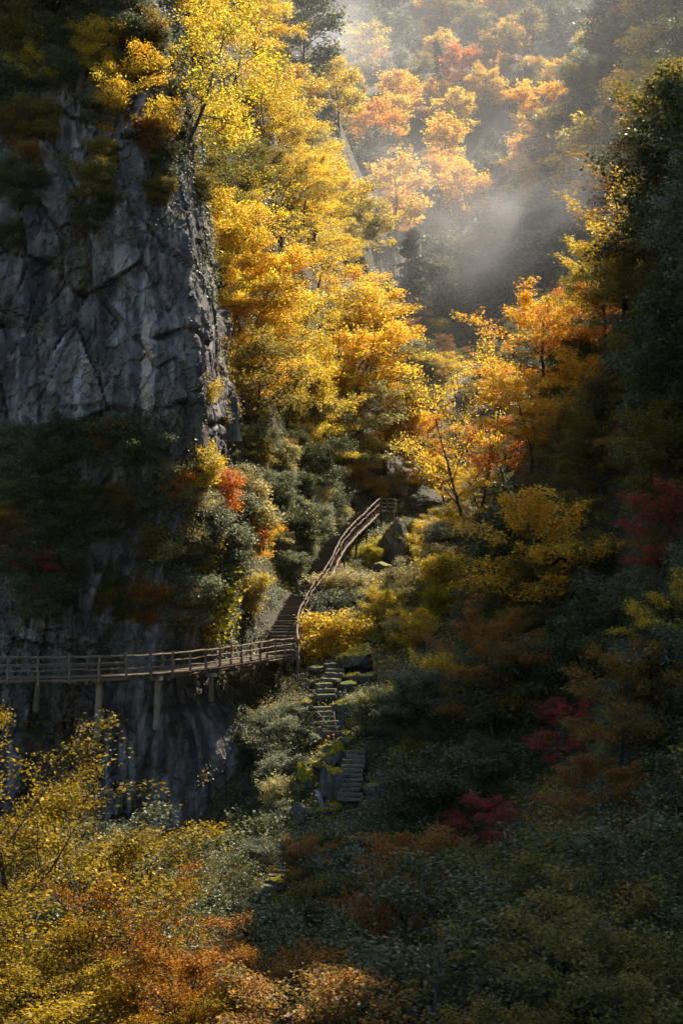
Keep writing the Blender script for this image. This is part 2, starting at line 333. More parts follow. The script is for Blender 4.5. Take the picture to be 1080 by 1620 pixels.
def cliff_mat():
    m, t, N, L = newmat('limestone')
    tc = N('ShaderNodeTexCoord')
    def nz(scale, st, det=8, r=.62):
        mp = N('ShaderNodeMapping'); mp.inputs['Scale'].default_value = st; L(tc.outputs['Object'], mp.inputs[0])
        n = N('ShaderNodeTexNoise'); n.inputs['Scale'].default_value = scale; n.inputs['Detail'].default_value = det; n.inputs['Roughness'].default_value = r; L(mp.outputs[0], n.inputs[0]); return n.outputs[0]
    base = ramp(N, [(.30, (.032, .029, .026)), (.45, (.080, .073, .065)), (.57, (.132, .122, .108)), (.72, (.27, .252, .22))]); L(nz(.9, (1, 1, 1), 10, .7), base.inputs[0])
    st = ramp(N, [(.52, (0, 0, 0)), (.66, (1, 1, 1))]); L(nz(.9, (1.0, 1.0, .10), 5, .6), st.inputs[0])
    mx = N('ShaderNodeMixRGB'); L(st.outputs[0], mx.inputs[0]); L(base.outputs[0], mx.inputs[1]); mx.inputs[2].default_value = (.30, .28, .255, 1)
    ds = ramp(N, [(.50, (0, 0, 0)), (.62, (.8, .8, .8))]); L(nz(.6, (1.3, 1.3, .12), 4, .6), ds.inputs[0])
    mx2 = N('ShaderNodeMixRGB'); L(ds.outputs[0], mx2.inputs[0]); L(mx.outputs[0], mx2.inputs[1]); mx2.inputs[2].default_value = (.020, .020, .022, 1)
    # the long pale pinkish strip
    sp = N('ShaderNodeSeparateXYZ'); L(tc.outputs['Object'], sp.inputs[0])
    wob = N('ShaderNodeMath'); wob.operation = 'MULTIPLY_ADD'; L(nz(.35, (0, 0, 1), 3), wob.inputs[0]); wob.inputs[1].default_value = 1.2; wob.inputs[2].default_value = STRIP_X - .6
    df = N('ShaderNodeMath'); df.operation = 'SUBTRACT'; L(sp.outputs[0], df.inputs[0]); L(wob.outputs[0], df.inputs[1])
    ab = N('ShaderNodeMath'); ab.operation = 'ABSOLUTE'; L(df.outputs[0], ab.inputs[0])
    ed = N('ShaderNodeMath'); ed.operation = 'MULTIPLY_ADD'; L(nz(2.2, (1, 1, .6), 6), ed.inputs[0]); ed.inputs[1].default_value = .9; L(ab.outputs[0], ed.inputs[2])
    k1 = N('ShaderNodeMapRange'); L(ed.outputs[0], k1.inputs[0]); k1.inputs[1].default_value = .62; k1.inputs[2].default_value = .74; k1.inputs[3].default_value = 1; k1.inputs[4].default_value = 0
    zd = N('ShaderNodeMath'); zd.operation = 'SUBTRACT'; L(sp.outputs[2], zd.inputs[0]); zd.inputs[1].default_value = 12.2
    za = N('ShaderNodeMath'); za.operation = 'ABSOLUTE'; L(zd.outputs[0], za.inputs[0])
    k2 = N('ShaderNodeMapRange'); L(za.outputs[0], k2.inputs[0]); k2.inputs[1].default_value = 3.2; k2.inputs[2].default_value = 4.4; k2.inputs[3].default_value = .9; k2.inputs[4].default_value = 0
    kk = N('ShaderNodeMath'); kk.operation = 'MULTIPLY'; L(k1.outputs[0], kk.inputs[0]); L(k2.outputs[0], kk.inputs[1])
    mx3 = N('ShaderNodeMixRGB'); L(kk.outputs[0], mx3.inputs[0]); L(mx2.outputs[0], mx3.inputs[1]); mx3.inputs[2].default_value = (.44, .34, .27, 1)
    b = N('ShaderNodeBsdfPrincipled'); b.inputs['Roughness'].default_value = .8; b.inputs['Specular IOR Level'].default_value = .3; L(mx3.outputs[0], b.inputs['Base Color'])
    bp = N('ShaderNodeBump'); bp.inputs['Strength'].default_value = .8; bp.inputs['Distance'].default_value = .12; L(nz(2.6, (1, 1, .7), 9, .7), bp.inputs['Height']); L(bp.outputs[0], b.inputs['Normal'])
    o = N('ShaderNodeOutputMaterial'); L(b.outputs[0], o.inputs[0]); return m
STRIP_X = float(P(228, 620, 85.5)[0])
ROCK = cliff_mat()
tag(link('limestone_cliff', mesh('limestone_cliff', cv, cf, False), ROCK), 'towering dark grey limestone cliff with pale vertical streaks', 'cliff', kind='structure')
_cpx, _cpy = proj(CV)
def on_cliff(px, py):
    """point of the cliff face seen at a pixel"""
    d = (_cpx - px) ** 2 + (_cpy - py) ** 2; dep = CV[..., 1]
    ok = d < 36
    if not ok.any(): k = np.unravel_index(np.argmin(d), d.shape)
    else: k = np.unravel_index(np.argmin(np.where(ok, dep, 1e9)), d.shape)
    return CV[k], CN[k]

# ------------------------------------------------------------------ tree builder
def unit(v): return v / (np.linalg.norm(v) + 1e-9)
def poly(rng, p, d, ln, n, bend, wob):
    pts = [np.array(p, float)]; d = unit(np.array(d, float))
    for i in range(n):
        d = unit(d + np.array((0, 0, bend)) / n + rng.normal(0, wob, 3)); pts.append(pts[-1] + d * ln / n)
    return np.array(pts)
def leaves_mesh(name, c, ax, nr, size, cvv, rng, aspect=.31):
    n = len(c)
    ax = ax / (np.linalg.norm(ax, axis=1)[:, None] + 1e-9); v = np.cross(nr, ax); v /= np.linalg.norm(v, axis=1)[:, None] + 1e-9
    s = size[:, None]
    V = np.stack([c - ax * s * .5, c + v * s * aspect - ax * s * .08, c + ax * s * .5, c - v * s * aspect - ax * s * .08], 1).reshape(-1, 3)
    F = np.arange(4 * n).reshape(-1, 4)
    return mesh(name, V, F, False, {'lv': rng.random(n), 'cv': cvv})
def make_tree(name, seed, h=9, spread=4.2, stems=1, limbs=15, low=.28, rise=.55, droop=-.5, sub=7, tw=5, lpt=9, leaf=.20, r0=.16, twl=.55, flat=.35, tilt=.55, top=.8, lean=(0, 0), profile='dome', thin=0., sag=0.):
    rng = np.random.default_rng(seed); wood = MB(); Lc, La, Lcv = [], [], []
    for sidx in range(stems):
        az = rng.uniform(0, 6.28); sl = .0 if stems == 1 else .38
        d0 = np.array((math.cos(az) * sl + lean[0], math.sin(az) * sl + lean[1], 1.))
        hh = h * (1 if sidx == 0 else rng.uniform(.7, .95))
        trunk = poly(rng, (0, 0, -.4), d0, hh * top + .4, 9, .25 if stems > 1 else 0, .07)
        rr = r0 * np.linspace(1, .22, len(trunk)) * (1 if stems == 1 else .75); rr[0] *= 1.5
        wood.tube(trunk, rr, 7)
        nl = max(4, int(limbs / (stems ** .6)))
        for k in range(nl):
            f = low + (1 - low) * ((k + rng.uniform(.1, .9)) / nl); q = f * (len(trunk) - 1); i = min(int(q), len(trunk) - 2)
            p = trunk[i] + (trunk[i + 1] - trunk[i]) * (q - i)
            a = k * 2.4 + rng.uniform(-.6, .6) + az
            g = (f - low) / (1 - low)
            if profile == 'dome': pr = .55 + .55 * math.sin(math.pi * (.18 + .62 * g)) - .35 * g ** 3
            elif profile == 'cone': pr = 1.08 - .98 * g
            else: pr = .9 - .35 * g
            ln = spread * pr * rng.uniform(.7, 1.15) * (1 if stems == 1 else .8)
            el = rise * rng.uniform(.6, 1.35) + .9 * g ** 2
            lp = poly(rng, p, (math.cos(a), math.sin(a), el), ln, 6, droop * (1 - .5 * g), .10)
            lr = max(.012, .45 * float(np.interp(q, range(len(trunk)), rr))) * np.linspace(1, .22, len(lp)); wood.tube(lp, lr, 5, False)
            tips = [(lp, ln, .3)]
            for m in range(sub):
                u = .25 + .75 * (m + rng.uniform(0, 1)) / sub; qq = u * (len(lp) - 1); j = min(int(qq), len(lp) - 2)
                p2 = lp[j] + (lp[j + 1] - lp[j]) * (qq - j); dd = unit(lp[j + 1] - lp[j]); sd_ = 1 if m % 2 else -1
                an_ = sd_ * rng.uniform(.5, 1.1); c_, s_ = math.cos(an_), math.sin(an_)
                d2 = np.array((dd[0] * c_ - dd[1] * s_, dd[0] * s_ + dd[1] * c_, dd[2] * .6 + rng.uniform(-.12, .25)))
                l2 = ln * rng.uniform(.28, .5) * (1.15 - .6 * u)
                sp = poly(rng, p2, d2, l2, 4, droop * .5, .12); wood.tube(sp, np.linspace(lr[j] * .5, .006, 5), 4, False)
                tips.append((sp, l2, .15))
            for (sp, l2, st) in tips:
                cl = rng.random()
                if rng.random() < thin: continue
                for m in range(tw):
                    u = st + (1 - st) * (m + rng.random()) / tw; qq = u * (len(sp) - 1); j = min(int(qq), len(sp) - 2)
                    p3 = sp[j] + (sp[j + 1] - sp[j]) * (qq - j); dd = unit(sp[j + 1] - sp[j])
                    a3 = rng.uniform(-1.2, 1.2); c_, s_ = math.cos(a3), math.sin(a3)
                    d3 = unit(np.array((dd[0] * c_ - dd[1] * s_, dd[0] * s_ + dd[1] * c_, rng.normal(.05, .2)))) * twl * rng.uniform(.6, 1.3)
                    n = max(2, int(lpt * rng.uniform(.6, 1.4))); w_ = rng.random(n) ** .8
                    off = rng.normal(0, 1, (n, 3)) * np.array((twl * flat, twl * flat, twl * flat * .8))
                    c = p3 + d3 * w_[:, None] + off; c[:, 2] -= sag * rng.random(n) * twl
                    Lc.append(c); La.append(np.tile(d3, (n, 1)) + rng.normal(0, .35, (n, 3)) * twl); Lcv.append(np.full(n, np.clip(cl * .7 + rng.random() * .3, 0, 1)))
    c = np.vstack(Lc); a = np.vstack(La); n = len(c)
    nr = rng.normal(0, tilt, (n, 3)); nr[:, 2] += 1
    lm = leaves_mesh(name + '_crown', c, a, nr, leaf * rng.uniform(.45, 1.4, n), np.concatenate(Lcv), rng)
    wm = wood.mesh(name + '_trunk', True)
    cen = c.mean(0); ext = np.percentile(c, 96, axis=0) - np.percentile(c, 4, axis=0)
    return {'crown': lm, 'trunk': wm, 'c': cen, 'ext': ext, 'h': float(np.percentile(c[:, 2], 98)), 'n': n}

PR = {}
def proto(kind, n, **kw): PR[kind] = [make_tree(f'{kind}{i}', 100 + 13 * len(PR) + i, **kw) for i in range(n)]
proto('maple', 5, h=9, spread=4.3, stems=1, limbs=18, sub=8, tw=6, lpt=21, leaf=.15, thin=.06)
proto('multi', 3, h=8.5, spread=4.0, stems=3, limbs=22, sub=7, tw=6, lpt=13, leaf=.165, low=.35, rise=.75)
proto('far', 5, h=11, spread=4.6, limbs=20, sub=7, tw=5, lpt=11, leaf=.36, twl=.9, low=.2, rise=.6, droop=-.3, r0=.2)
proto('evergreen', 4, h=6.5, spread=3.4, stems=2, limbs=26, sub=7, tw=6, lpt=17, leaf=.15, low=.10, rise=.5, droop=-.7, flat=.45, tilt=.7, twl=.5)
proto('shrub', 4, h=2.6, spread=1.6, stems=4, limbs=26, sub=5, tw=5, lpt=10, leaf=.12, low=.12, rise=.8, droop=-.6, twl=.32, flat=.5, tilt=.8, r0=.05)
proto('thicket', 3, h=5, spread=2.9, stems=2, limbs=22, sub=7, tw=6, lpt=14, leaf=.115, low=.08, rise=.5, droop=-.7, flat=.45, tilt=.7, twl=.42)
proto('fir', 2, h=14, spread=3.0, limbs=46, sub=6, tw=4, lpt=8, leaf=.40, low=.1, rise=.05, droop=-.25, profile='cone', top=1., twl=.6, r0=.2)
proto('airy', 2, h=9, spread=5.0, stems=2, limbs=16, sub=8, tw=5, lpt=12, leaf=.14, thin=.25, rise=.6, droop=-.3)
proto('near', 3, h=6.5, spread=4.4, stems=2, limbs=17, sub=9, tw=7, lpt=24, leaf=.074, low=.3, rise=.55, droop=-.35, twl=.38, flat=.26, thin=.12)
proto('drape', 2, h=1.6, spread=.5, stems=2, limbs=12, sub=4, tw=3, lpt=8, leaf=.11, low=.1, rise=.3, droop=-3.2, twl=.45, flat=.35, sag=1.4, r0=.03)
COUNT = {}
def plant(kind, mat, base, h, label, cat, group=None, name=None, rz=None, var=None, tilt=(0, 0), sx=1., bark=None):
    k = COUNT[kind] = COUNT.get(kind, -1) + 1
    pr = PR[kind][(k if var is None else var) % len(PR[kind])]; s = h / pr['h']
    rz = random.uniform(0, 6.28) if rz is None else rz
    nm = name or {'shrub': 'shrub', 'fir': 'fir_tree', 'evergreen': 'evergreen_tree', 'thicket': 'evergreen_tree', 'drape': 'hanging_creeper'}.get(kind, 'maple_tree')
    r = thing(nm, label, cat, base, group, (tilt[0], tilt[1], rz), (s * sx, s * sx, s))
    link('stems' if kind in ('shrub', 'drape') else 'trunk', pr['trunk'], bark or BARK, r); link('foliage' if kind in ('shrub', 'drape') else 'crown', pr['crown'], LM[mat], r)
    PLACED.append((base[0], base[1], h)); return r
PLACED = []; HERO = []; LAND = []
def tree_px(kind, mat, px, py, h, label, cat='tree', d=None, **kw):
    """crown centre seen at a pixel; the tree stands on the ground below it"""
    k = COUNT.get(kind, -1) + 1; v = kw.get('var'); pr = PR[kind][(k if v is None else v) % len(PR[kind])]
    hc = pr['c'][2] / pr['h'] * (h or 1)
    if d is None: d = march(px, py, hc)
    if d is None: return None
    q = P(px, py, d); zb = h1(q[0], q[1]) - .15
    if h is None: h = max(2., (q[2] - zb) / (pr['c'][2] / pr['h']))
    HERO.append((px, py, h, d, kind, label)); LAND.append((label, q[0], q[1], h))
    return plant(kind, mat, (q[0], q[1], zb), h, label, cat, **kw)

# ------------------------------------------------------------------ boardwalk along the cliff
def path3(pts, step, sm=60):
    pts = np.asarray(pts, float); d = np.r_[0, np.cumsum(np.linalg.norm(np.diff(pts, axis=0), axis=1))]
    s = np.arange(0, d[-1] + 1e-6, step); f = np.linspace(0, d[-1], 300)
    q = np.stack([np.interp(f, d, pts[:, i]) for i in range(3)], -1)
    for _ in range(sm): q[1:-1] = (q[:-2] + 2 * q[1:-1] + q[2:]) / 4
    d = np.r_[0, np.cumsum(np.linalg.norm(np.diff(q, axis=0), axis=1))]; s = np.linspace(0, d[-1], int(round(d[-1] / step)) + 1)
    return np.stack([np.interp(s, d, q[:, i]) for i in range(3)], -1)
def pz(px, d, z): return np.array(((px - 540) / FPX * d, d, z))
def log_mesh(name, a, b, r, k=7, jit=.12, n=5):
    a, b = np.asarray(a, float), np.asarray(b, float); t = np.linspace(0, 1, n)[:, None]
    pts = a + (b - a) * t; ln = np.linalg.norm(b - a); pts[1:-1] += RNG.normal(0, .010 * min(ln, 3), (n - 2, 3))
    return MB().tube(pts, r * (1 + RNG.normal(0, jit, n)), k).mesh(name)
OUT = [pz(-420, 81.5, -3.75), pz(-120, 81.6, -3.72), pz(60, 82.2, -3.70), pz(180, 83.4, -3.66), pz(272, 86, -3.6), pz(345, 90, -3.45), pz(400, 95, -3.3), pz(436, 99.5, -3.15), pz(466, 102.3, -3.1)]
bw = thing('boardwalk', 'weathered timber boardwalk with log railing pinned to the cliff', 'boardwalk')
edge = path3(OUT, .28)
def side(pth):
    t = np.gradient(pth, axis=0); n = np.stack([-t[:, 1], t[:, 0], 0 * t[:, 0]], -1); return n / np.linalg.norm(n, axis=1)[:, None]
nrm = side(edge)                                    # points away from the camera, towards the cliff
pm = [MB().box((0, 0, 0), (2.3, .255, .06), .006).mesh('plank') for _ in range(4)]
for i, (p, n) in enumerate(zip(edge, nrm)):
    q = p + n * 1.08; link('plank', pm[i % 4], WOOD, bw, (q[0], q[1], q[2] + random.uniform(-.012, .012)), (0, 0, math.atan2(n[1], n[0]) + random.uniform(-.01, .01)))
for off, rr in ((.06, .11), (1.9, .11)):
    pth = path3(OUT, 2.0); nn = side(pth); q = pth + nn * off; q[:, 2] -= .16
    for a, b in zip(q[:-1], q[1:]): link('edge_beam', log_mesh('edge_beam', a, b, rr), WOOD, bw)
posts = path3(OUT, 1.55); pn = side(posts); prev = None
for i, (p, n) in enumerate(zip(posts, pn)):
    hgt = 1.17 + random.uniform(-.05, .08); t_ = p + np.array((random.uniform(-.03, .03), 0, hgt))
    link('post', log_mesh('post', p - np.array((0, 0, .3)), t_, .075), WOOD, bw)
    cur = [p + np.array((0, -.02, z + random.uniform(-.03, .03))) for z in (1.06, .70, .36)]
    if prev is not None:
        for a, b, r in zip(prev, cur, (.055, .045, .045)): link('rail', log_mesh('rail', a, b, r), WOOD, bw)
    prev = cur
inner = path3([o + np.array((0, 0, 0)) for o in OUT], 3.1)[:9]; innn = side(inner); prev = None
for p, n in zip(inner, innn):
    q = p + n * 2.05; link('post', log_mesh('post', q - np.array((0, 0, .2)), q + np.array((0, 0, 1.05)), .06), WOOD, bw)
    cur = [q + np.array((0, 0, z)) for z in (.95, .5)]
    if prev is not None:
        for a, b in zip(prev, cur): link('rail', log_mesh('rail', a, b, .045), WOOD, bw)
    prev = cur
for k, (px, d, z1, r) in enumerate([(60, 82.6, -5.0, .16), (157, 83.6, -6.5, .19), (250, 85.6, -6.2, .20), (-40, 82.4, -5, .16), (335, 90, -4.9, .15)]):
    a = pz(px, d, -3.86); b = pz(px, d, z1 - .5); a[1] += .5; b[0] *= (d + 2.6) / d; b[1] += 2.6
    link('support_post', MB().tube(np.linspace(b, a, 6), r * np.array((1.15, 1.0, .97, .97, 1.0, 1.05)), 9).mesh('support_post'), CONC, bw)
    c = a.copy(); c[1] += .4; link('support_cap', MB().box(c, (.62, 1.9, .24), .01).mesh('support_cap'), CONC, bw)
    link('bracket', log_mesh('bracket', b + np.array((.05, .6, 2.0)), a + np.array((.05, -.3, -.1)), .07), CONC, bw)
for i in range(2, len(edge) - 4, 9):
    p, n = edge[i], nrm[i]; link('cross_beam', MB().tube(np.array([p - n * .12, p + n * 2.4]) - np.array((0, 0, .32)), .09, 6).mesh('cross_beam'), WOOD, bw)

# ------------------------------------------------------------------ timber stairs up the gully
st = thing('wooden_staircase', 'long timber staircase with log handrail climbing beside the gully', 'staircase')
CEN = [P(*q) for q in [(449, 1041, 101.5), (448, 1000, 105), (466, 963, 110), (483, 935, 114), (497, 923, 116.5), (508, 899, 119), (524, 868, 124), (540, 850, 128), (552, 838, 131), (569, 822, 136), (585, 807, 142)]]
CEN[0][2] = -3.12
cen = path3(CEN, .62, 8); cn = side(cen)
tm = [MB().box((0, 0, 0), (1, .70, .09), .006).mesh('tread') for _ in range(4)]; rm_ = MB().box((0, 0, 0), (1, .05, .2), .003).mesh('riser')
WID = 1.75
tang = np.gradient(cen, axis=0)
for i, (p, t_) in enumerate(zip(cen, tang)):
    a = math.atan2(t_[1], t_[0]) - math.pi / 2 + random.uniform(-.02, .02); wd = WID + random.uniform(-.1, .12)
    link('tread', tm[i % 4], TREAD, st, p + np.array((0, 0, random.uniform(-.015, .015))), (random.uniform(-.02, .02), random.uniform(-.012, .012), a), (wd, 1, 1))
    f = unit(np.array((t_[0], t_[1], 0))); q = p - f * .26; link('riser', rm_, TREAD, st, (q[0], q[1], p[2] - .14), (0, 0, a), (wd - .12, 1, 1))
rs = np.cross(tang / np.linalg.norm(tang, axis=1)[:, None], np.array((0, 0, 1.))); rs /= np.linalg.norm(rs, axis=1)[:, None]
for sgn in (-1, 1):
    q = cen + rs * sgn * (WID / 2 + .06); q[:, 2] -= .22; q = q[::4]
    for a, b in zip(q[:-1], q[1:]): link('stringer', log_mesh('stringer', a, b, .09), WOOD, st)
q = cen + rs * (WID / 2 + .02); prev = None
for i in list(range(0, len(q), 4)) + [len(q) - 1]:
    p = q[i]; link('post', log_mesh('post', p - np.array((0, 0, .35)), p + np.array((random.uniform(-.05, .05), 0, 1.12 + random.uniform(-.06, .06))), .07), WOOD, st)
    cur = [p + np.array((0, 0, 1.03 + random.uniform(-.05, .05))), p + np.array((0, 0, .55 + random.uniform(-.04, .04)))]
    if prev is not None:
        for a, b, r in zip(prev, cur, (.06, .042)): link('rail', log_mesh('rail', a, b, r), WOOD, st)
    prev = cur
    if i % 8 == 0:
        g = h1(p[0], p[1]); link('support_post', log_mesh('support_post', (p[0], p[1], min(g, p[2] - .8) - .4), p - np.array((0, 0, .2)), .10), WOOD, st)
# landing platform at the head of the stairs
lp_ = thing('viewing_platform', 'small railed timber landing at the head of the staircase', 'platform')
e = cen[-1]; f = unit(np.array((tang[-1][0], tang[-1][1], 0))); r_ = np.array((f[1], -f[0], 0))
for i in range(9):
    c = e + f * (.45 + .26 * i) + np.array((0, 0, .02)) + r_ * .55; link('plank', MB().box((0, 0, 0), (3.2, .245, .06), .006).mesh('plank'), WOOD, lp_, c, (0, 0, math.atan2(r_[1], r_[0])))
cor = [e + r_ * 1.0 + f * .15, e + r_ * 1.55 + f * .3, e + r_ * 2.1 + f * .35, e + r_ * 2.12 + f * 1.4, e + r_ * 2.1 + f * 2.5]; prev = None
for p in cor:
    link('post', log_mesh('post', p - np.array((0, 0, .3)), p + np.array((0, 0, 1.1)), .065), WOOD, lp_); cur = [p + np.array((0, 0, z)) for z in (1.0, .62, .25)]
    if prev is not None:
        for a, b in zip(prev, cur): link('rail', log_mesh('rail', a, b, .05), WOOD, lp_)
    prev = cur
link('edge_beam', log_mesh('edge_beam', e + r_ * .9 + f * .28 - np.array((0, 0, .14)), e + r_ * 2.15 + f * .3 - np.array((0, 0, .14)), .11), WOOD, lp_)
for k in (1.0, 2.0):
    p = e + r_ * k + f * .5; link('support_post', log_mesh('support_post', p - np.array((0, 0, 3.)), p, .10), WOOD, lp_)

# ------------------------------------------------------------------ stone steps, boulders and water in the gully
def slab_mesh(sz, seed):
    rg = np.random.default_rng(seed); m = MB(); n = 9
    xs = np.linspace(-.5, .5, n); top_, bot = [], []
    for x in xs:
        fr = -.5 + rg.normal(0, .04); hh = .5 + rg.normal(0, .05)
        top_.append([(x, fr + .05, hh), (x, .5, hh + rg.normal(0, .03)), (x, fr, -.5 + 0), (x, .5, -.5)])
    v = np.array(top_).reshape(-1, 3) * np.array(sz); f = []
    for i in range(n - 1):
        a, b = 4 * i, 4 * i + 4; f += [[a, b, b + 1, a + 1], [a + 2, b + 2, b, a], [a + 3, a + 1, b + 1, b + 3], [a + 2, a + 3, b + 3, b + 2]]
    e_ = 4 * (n - 1); f += [[0, 1, 3, 2], [e_, e_ + 2, e_ + 3, e_ + 1]]
    m.add(v, f); return m.mesh('step')
def flight(label, px0, py0, d0, px1, py1, d1, n, wid, dep=.5, th=.2, skew=0, name='stone_steps', jx=.06):
    t_ = thing(name, label, 'steps'); a, b = P(px0, py0, d0), P(px1, py1, d1)
    yaw = math.atan2(b[1] - a[1], b[0] - a[0]) - math.pi / 2 + skew; ms = [slab_mesh((1, 1, 1), 70 + i) for i in range(5)]
    for i in range(n):
        p = a + (b - a) * i / max(1, n - 1); s = (wid * random.uniform(.9, 1.1), dep * random.uniform(.95, 1.15), th * random.uniform(.8, 1.25))
        link('step', ms[i % 5], STEPSTONE, t_, p + np.array((random.uniform(-jx, jx), 0, -th / 2)), (random.uniform(-.03, .03), random.uniform(-.05, .05), yaw + random.uniform(-jx, jx)), s)
    q = (a + b) / 2; AN_CLEAR.append((q, max(np.linalg.norm(b - a) / 2, wid / 2) + .4)); return t_
AN_CLEAR = []
flight('straight flight of rough stone steps beside the small waterfall', 554, 1262, 80.5, 562, 1187, 84.5, 11, 1.12, .5, .15)
f2_ = flight('sunlit stone steps flanked by thin slanting handrails', 526, 1156, 86.5, 510, 1118, 89, 6, 1.0, .6, .14)
for a, b in ((P(502, 1127, 88), P(517, 1145, 86)), (P(528, 1126, 88), P(534, 1162, 85.8)), (P(490, 1127, 88), P(512, 1127, 88)), (P(494, 1143, 87), P(516, 1146, 86))):
    link('handrail', log_mesh('handrail', a, b, .035, 6), WOOD, f2_)
flight('irregular worn stones stepping up the shaded stream bed', 514, 1098, 91, 534, 1036, 104, 9, 1.05, 1.0, .2, jx=.3)
flight('short dark stone steps low in the gully under shrubs', 462, 1372, 73.5, 463, 1352, 75.2, 4, .85, .5, .16)
flight('pale worn stones on the grassy path at the gully foot', 432, 1400, 70, 448, 1376, 73, 4, .9, .6, .14)

def boulder_mesh(seed, sub=4):
    rg = np.random.default_rng(seed); bm_me = bpy.data.meshes.new('boulder')
    import bmesh
    bm = bmesh.new(); bmesh.ops.create_icosphere(bm, subdivisions=sub, radius=1.0); v = np.array([q.co[:] for q in bm.verts])
    for _ in range(18):                                         # cut planar facets
        n = unit(rg.normal(0, 1, 3)); k = rg.uniform(.48, .86); dd = v @ n - k; v -= np.where(dd > 0, dd * .97, 0)[:, None] * n
    o = rg.uniform(0, 50, 3); v *= (1 + .26 * (fbm(v[:, 0] * 2 + o[0], v[:, 1] * 2 + v[:, 2] * 1.7 + o[1], seed) - .5) + .22 * (fbm(v[:, 0] * 6 + o[0], v[:, 2] * 6 + v[:, 1] * 4, seed + 3) - .5))[:, None]
    for q, c in zip(bm.verts, v): q.co = c
    bm.to_mesh(bm_me); bm.free(); bm_me.polygons.foreach_set('use_smooth', np.zeros(len(bm_me.polygons), bool)); return bm_me
BMS = [boulder_mesh(500 + i) for i in range(6)]
MOSSP = []
def boulder(px, py, sx, sy, label, group=None, var=0, d=None, rz=None, moss=0):
    """sx, sy: width and height in photo pixels"""
    d = d or march(px, py + sy * .3, 0) or 90; q = P(px, py, d); k = d / FPX
    o = tag(link('boulder', BMS[var % 6], BOULDER, None, q, (0, 0, random.uniform(0, 6) if rz is None else rz), (sx * k * .56, sx * k * .5, sy * k * .56)), label, 'rock', group)
    if moss:
        vs = np.array([v.co[:] for v in o.data.vertices]); fs = np.array([p.vertices[:] for p in o.data.polygons]); M = np.array(Matrix.LocRotScale(Vector([float(a) for a in q]), o.rotation_euler, o.scale))
        vw = vs @ M[:3, :3].T + M[:3, 3]; tri = vw[fs]; fn = np.cross(tri[:, 1] - tri[:, 0], tri[:, 2] - tri[:, 0]); ar = np.linalg.norm(fn, axis=1); fn /= ar[:, None]
        ok = fn[:, 2] + (fbm(tri[:, 0, 0] * 1.5, tri[:, 0, 1] * 1.5 + tri[:, 0, 2], 5) - .5) * 1.6 > (.62 if moss == 1 else .35)
        if ok.any():
            n = int(min(4000, ar[ok].sum() * 900)); c = RNG.choice(np.where(ok)[0], n, p=ar[ok] / ar[ok].sum()); b = RNG.random((n, 2)); b = np.where(b.sum(1, keepdims=True) > 1, 1 - b, b)
            MOSSP.append((tri[c, 0] + (tri[c, 1] - tri[c, 0]) * b[:, :1] + (tri[c, 2] - tri[c, 0]) * b[:, 1:] + fn[c] * RNG.random((n, 1)) * .06, fn[c]))
    return o
boulder(626, 868, 62, 82, 'tall dark boulder with sunlit mossy crest above the gully', var=0, moss=1)
boulder(570, 1046, 70, 54, 'dark stream boulder draped with bright yellow green moss', var=1, moss=2)
boulder(585, 1012, 50, 34, 'lower moss topped rock beneath the pale shrubs', var=2, moss=2)
boulder(548, 1130, 52, 56, 'shadowed boulder beside the sunlit stone steps', var=3, moss=1)
boulder(520, 1160, 40, 36, 'black hollowed rock under the handrailed steps', var=4)
boulder(528, 1240, 54, 66, 'large black boulder beside the thin waterfall', var=5, moss=1)
boulder(478, 1240, 48, 58, 'rounded rock thickly covered in glowing moss over the waterfall', var=0, moss=2)
boulder(528, 1196, 36, 44, 'mossy stone pillar wedged between the two stone flights', var=1, moss=2)
boulder(590, 1250, 34, 40, 'grey stone at the side of the straight stone flight', var=2)
boulder(450, 1405, 60, 44, 'dark overhanging rock with mossy brow at the gully foot', var=3, moss=1)
boulder(552, 1172, 34, 18, 'flat sunlit slab at the head of the straight stone flight', var=4)
boulder(652, 856, 24, 18, 'small shadowed stone next to the tall dark boulder', var=5)
boulder(603, 898, 40, 26, 'low dark stone below the tall mossy boulder', var=2)
boulder(480, 1290, 46, 40, 'wet dark rock at the foot of the waterfall', var=1)
for i, (x, y, s) in enumerate([(520, 1075, 22), (538, 1062, 20), (505, 1105, 26), (550, 1088, 30), (500, 1060, 22), (560, 1105, 28), (545, 1020, 22), (525, 1010, 18), (570, 985, 22), (512, 1042, 18), (535, 1100, 20), (556, 1070, 18), (488, 1085, 20)]):
    boulder(x, y, s * 1.25, s * .8, 'small grey stone tumbled in the stream bed', 'stones of the stream bed', var=i)
rq = np.random.default_rng(17)
for i in range(34):
    t = rq.random(); x = np.interp(t, [0, .3, .6, 1], [540, 520, 530, 500]) + rq.normal(0, 26); y = np.interp(t, [0, .3, .6, 1], [1015, 1105, 1175, 1310]); s = rq.uniform(14, 34)
    if any(a < x < b and c < y < d for a, c, b, d in ((528, 1180, 586, 1268), (492, 1112, 540, 1164))): continue
    boulder(x, y, s * 1.2, s * .85, 'mossy broken rock wedged along the stream' if i % 3 else 'bare broken rock wedged along the stream', 'mossy rocks of the stream' if i % 3 else 'bare rocks of the stream', var=i, moss=(1 + i % 2) if i % 3 else 0)
m_, t__, N_, L_ = newmat('falling_water'); b_ = N_('ShaderNodeBsdfPrincipled'); b_.inputs['Base Color'].default_value = (.42, .46, .50, 1); b_.inputs['Roughness'].default_value = .15; b_.inputs['Transmission Weight'].default_value = .35; b_.inputs['IOR'].default_value = 1.33
o_ = N_('ShaderNodeOutputMaterial'); L_(b_.outputs[0], o_.inputs[0]); WATER = m_
dw = (march(505, 1270, 0) or 81) - 1.6; mbw = MB()
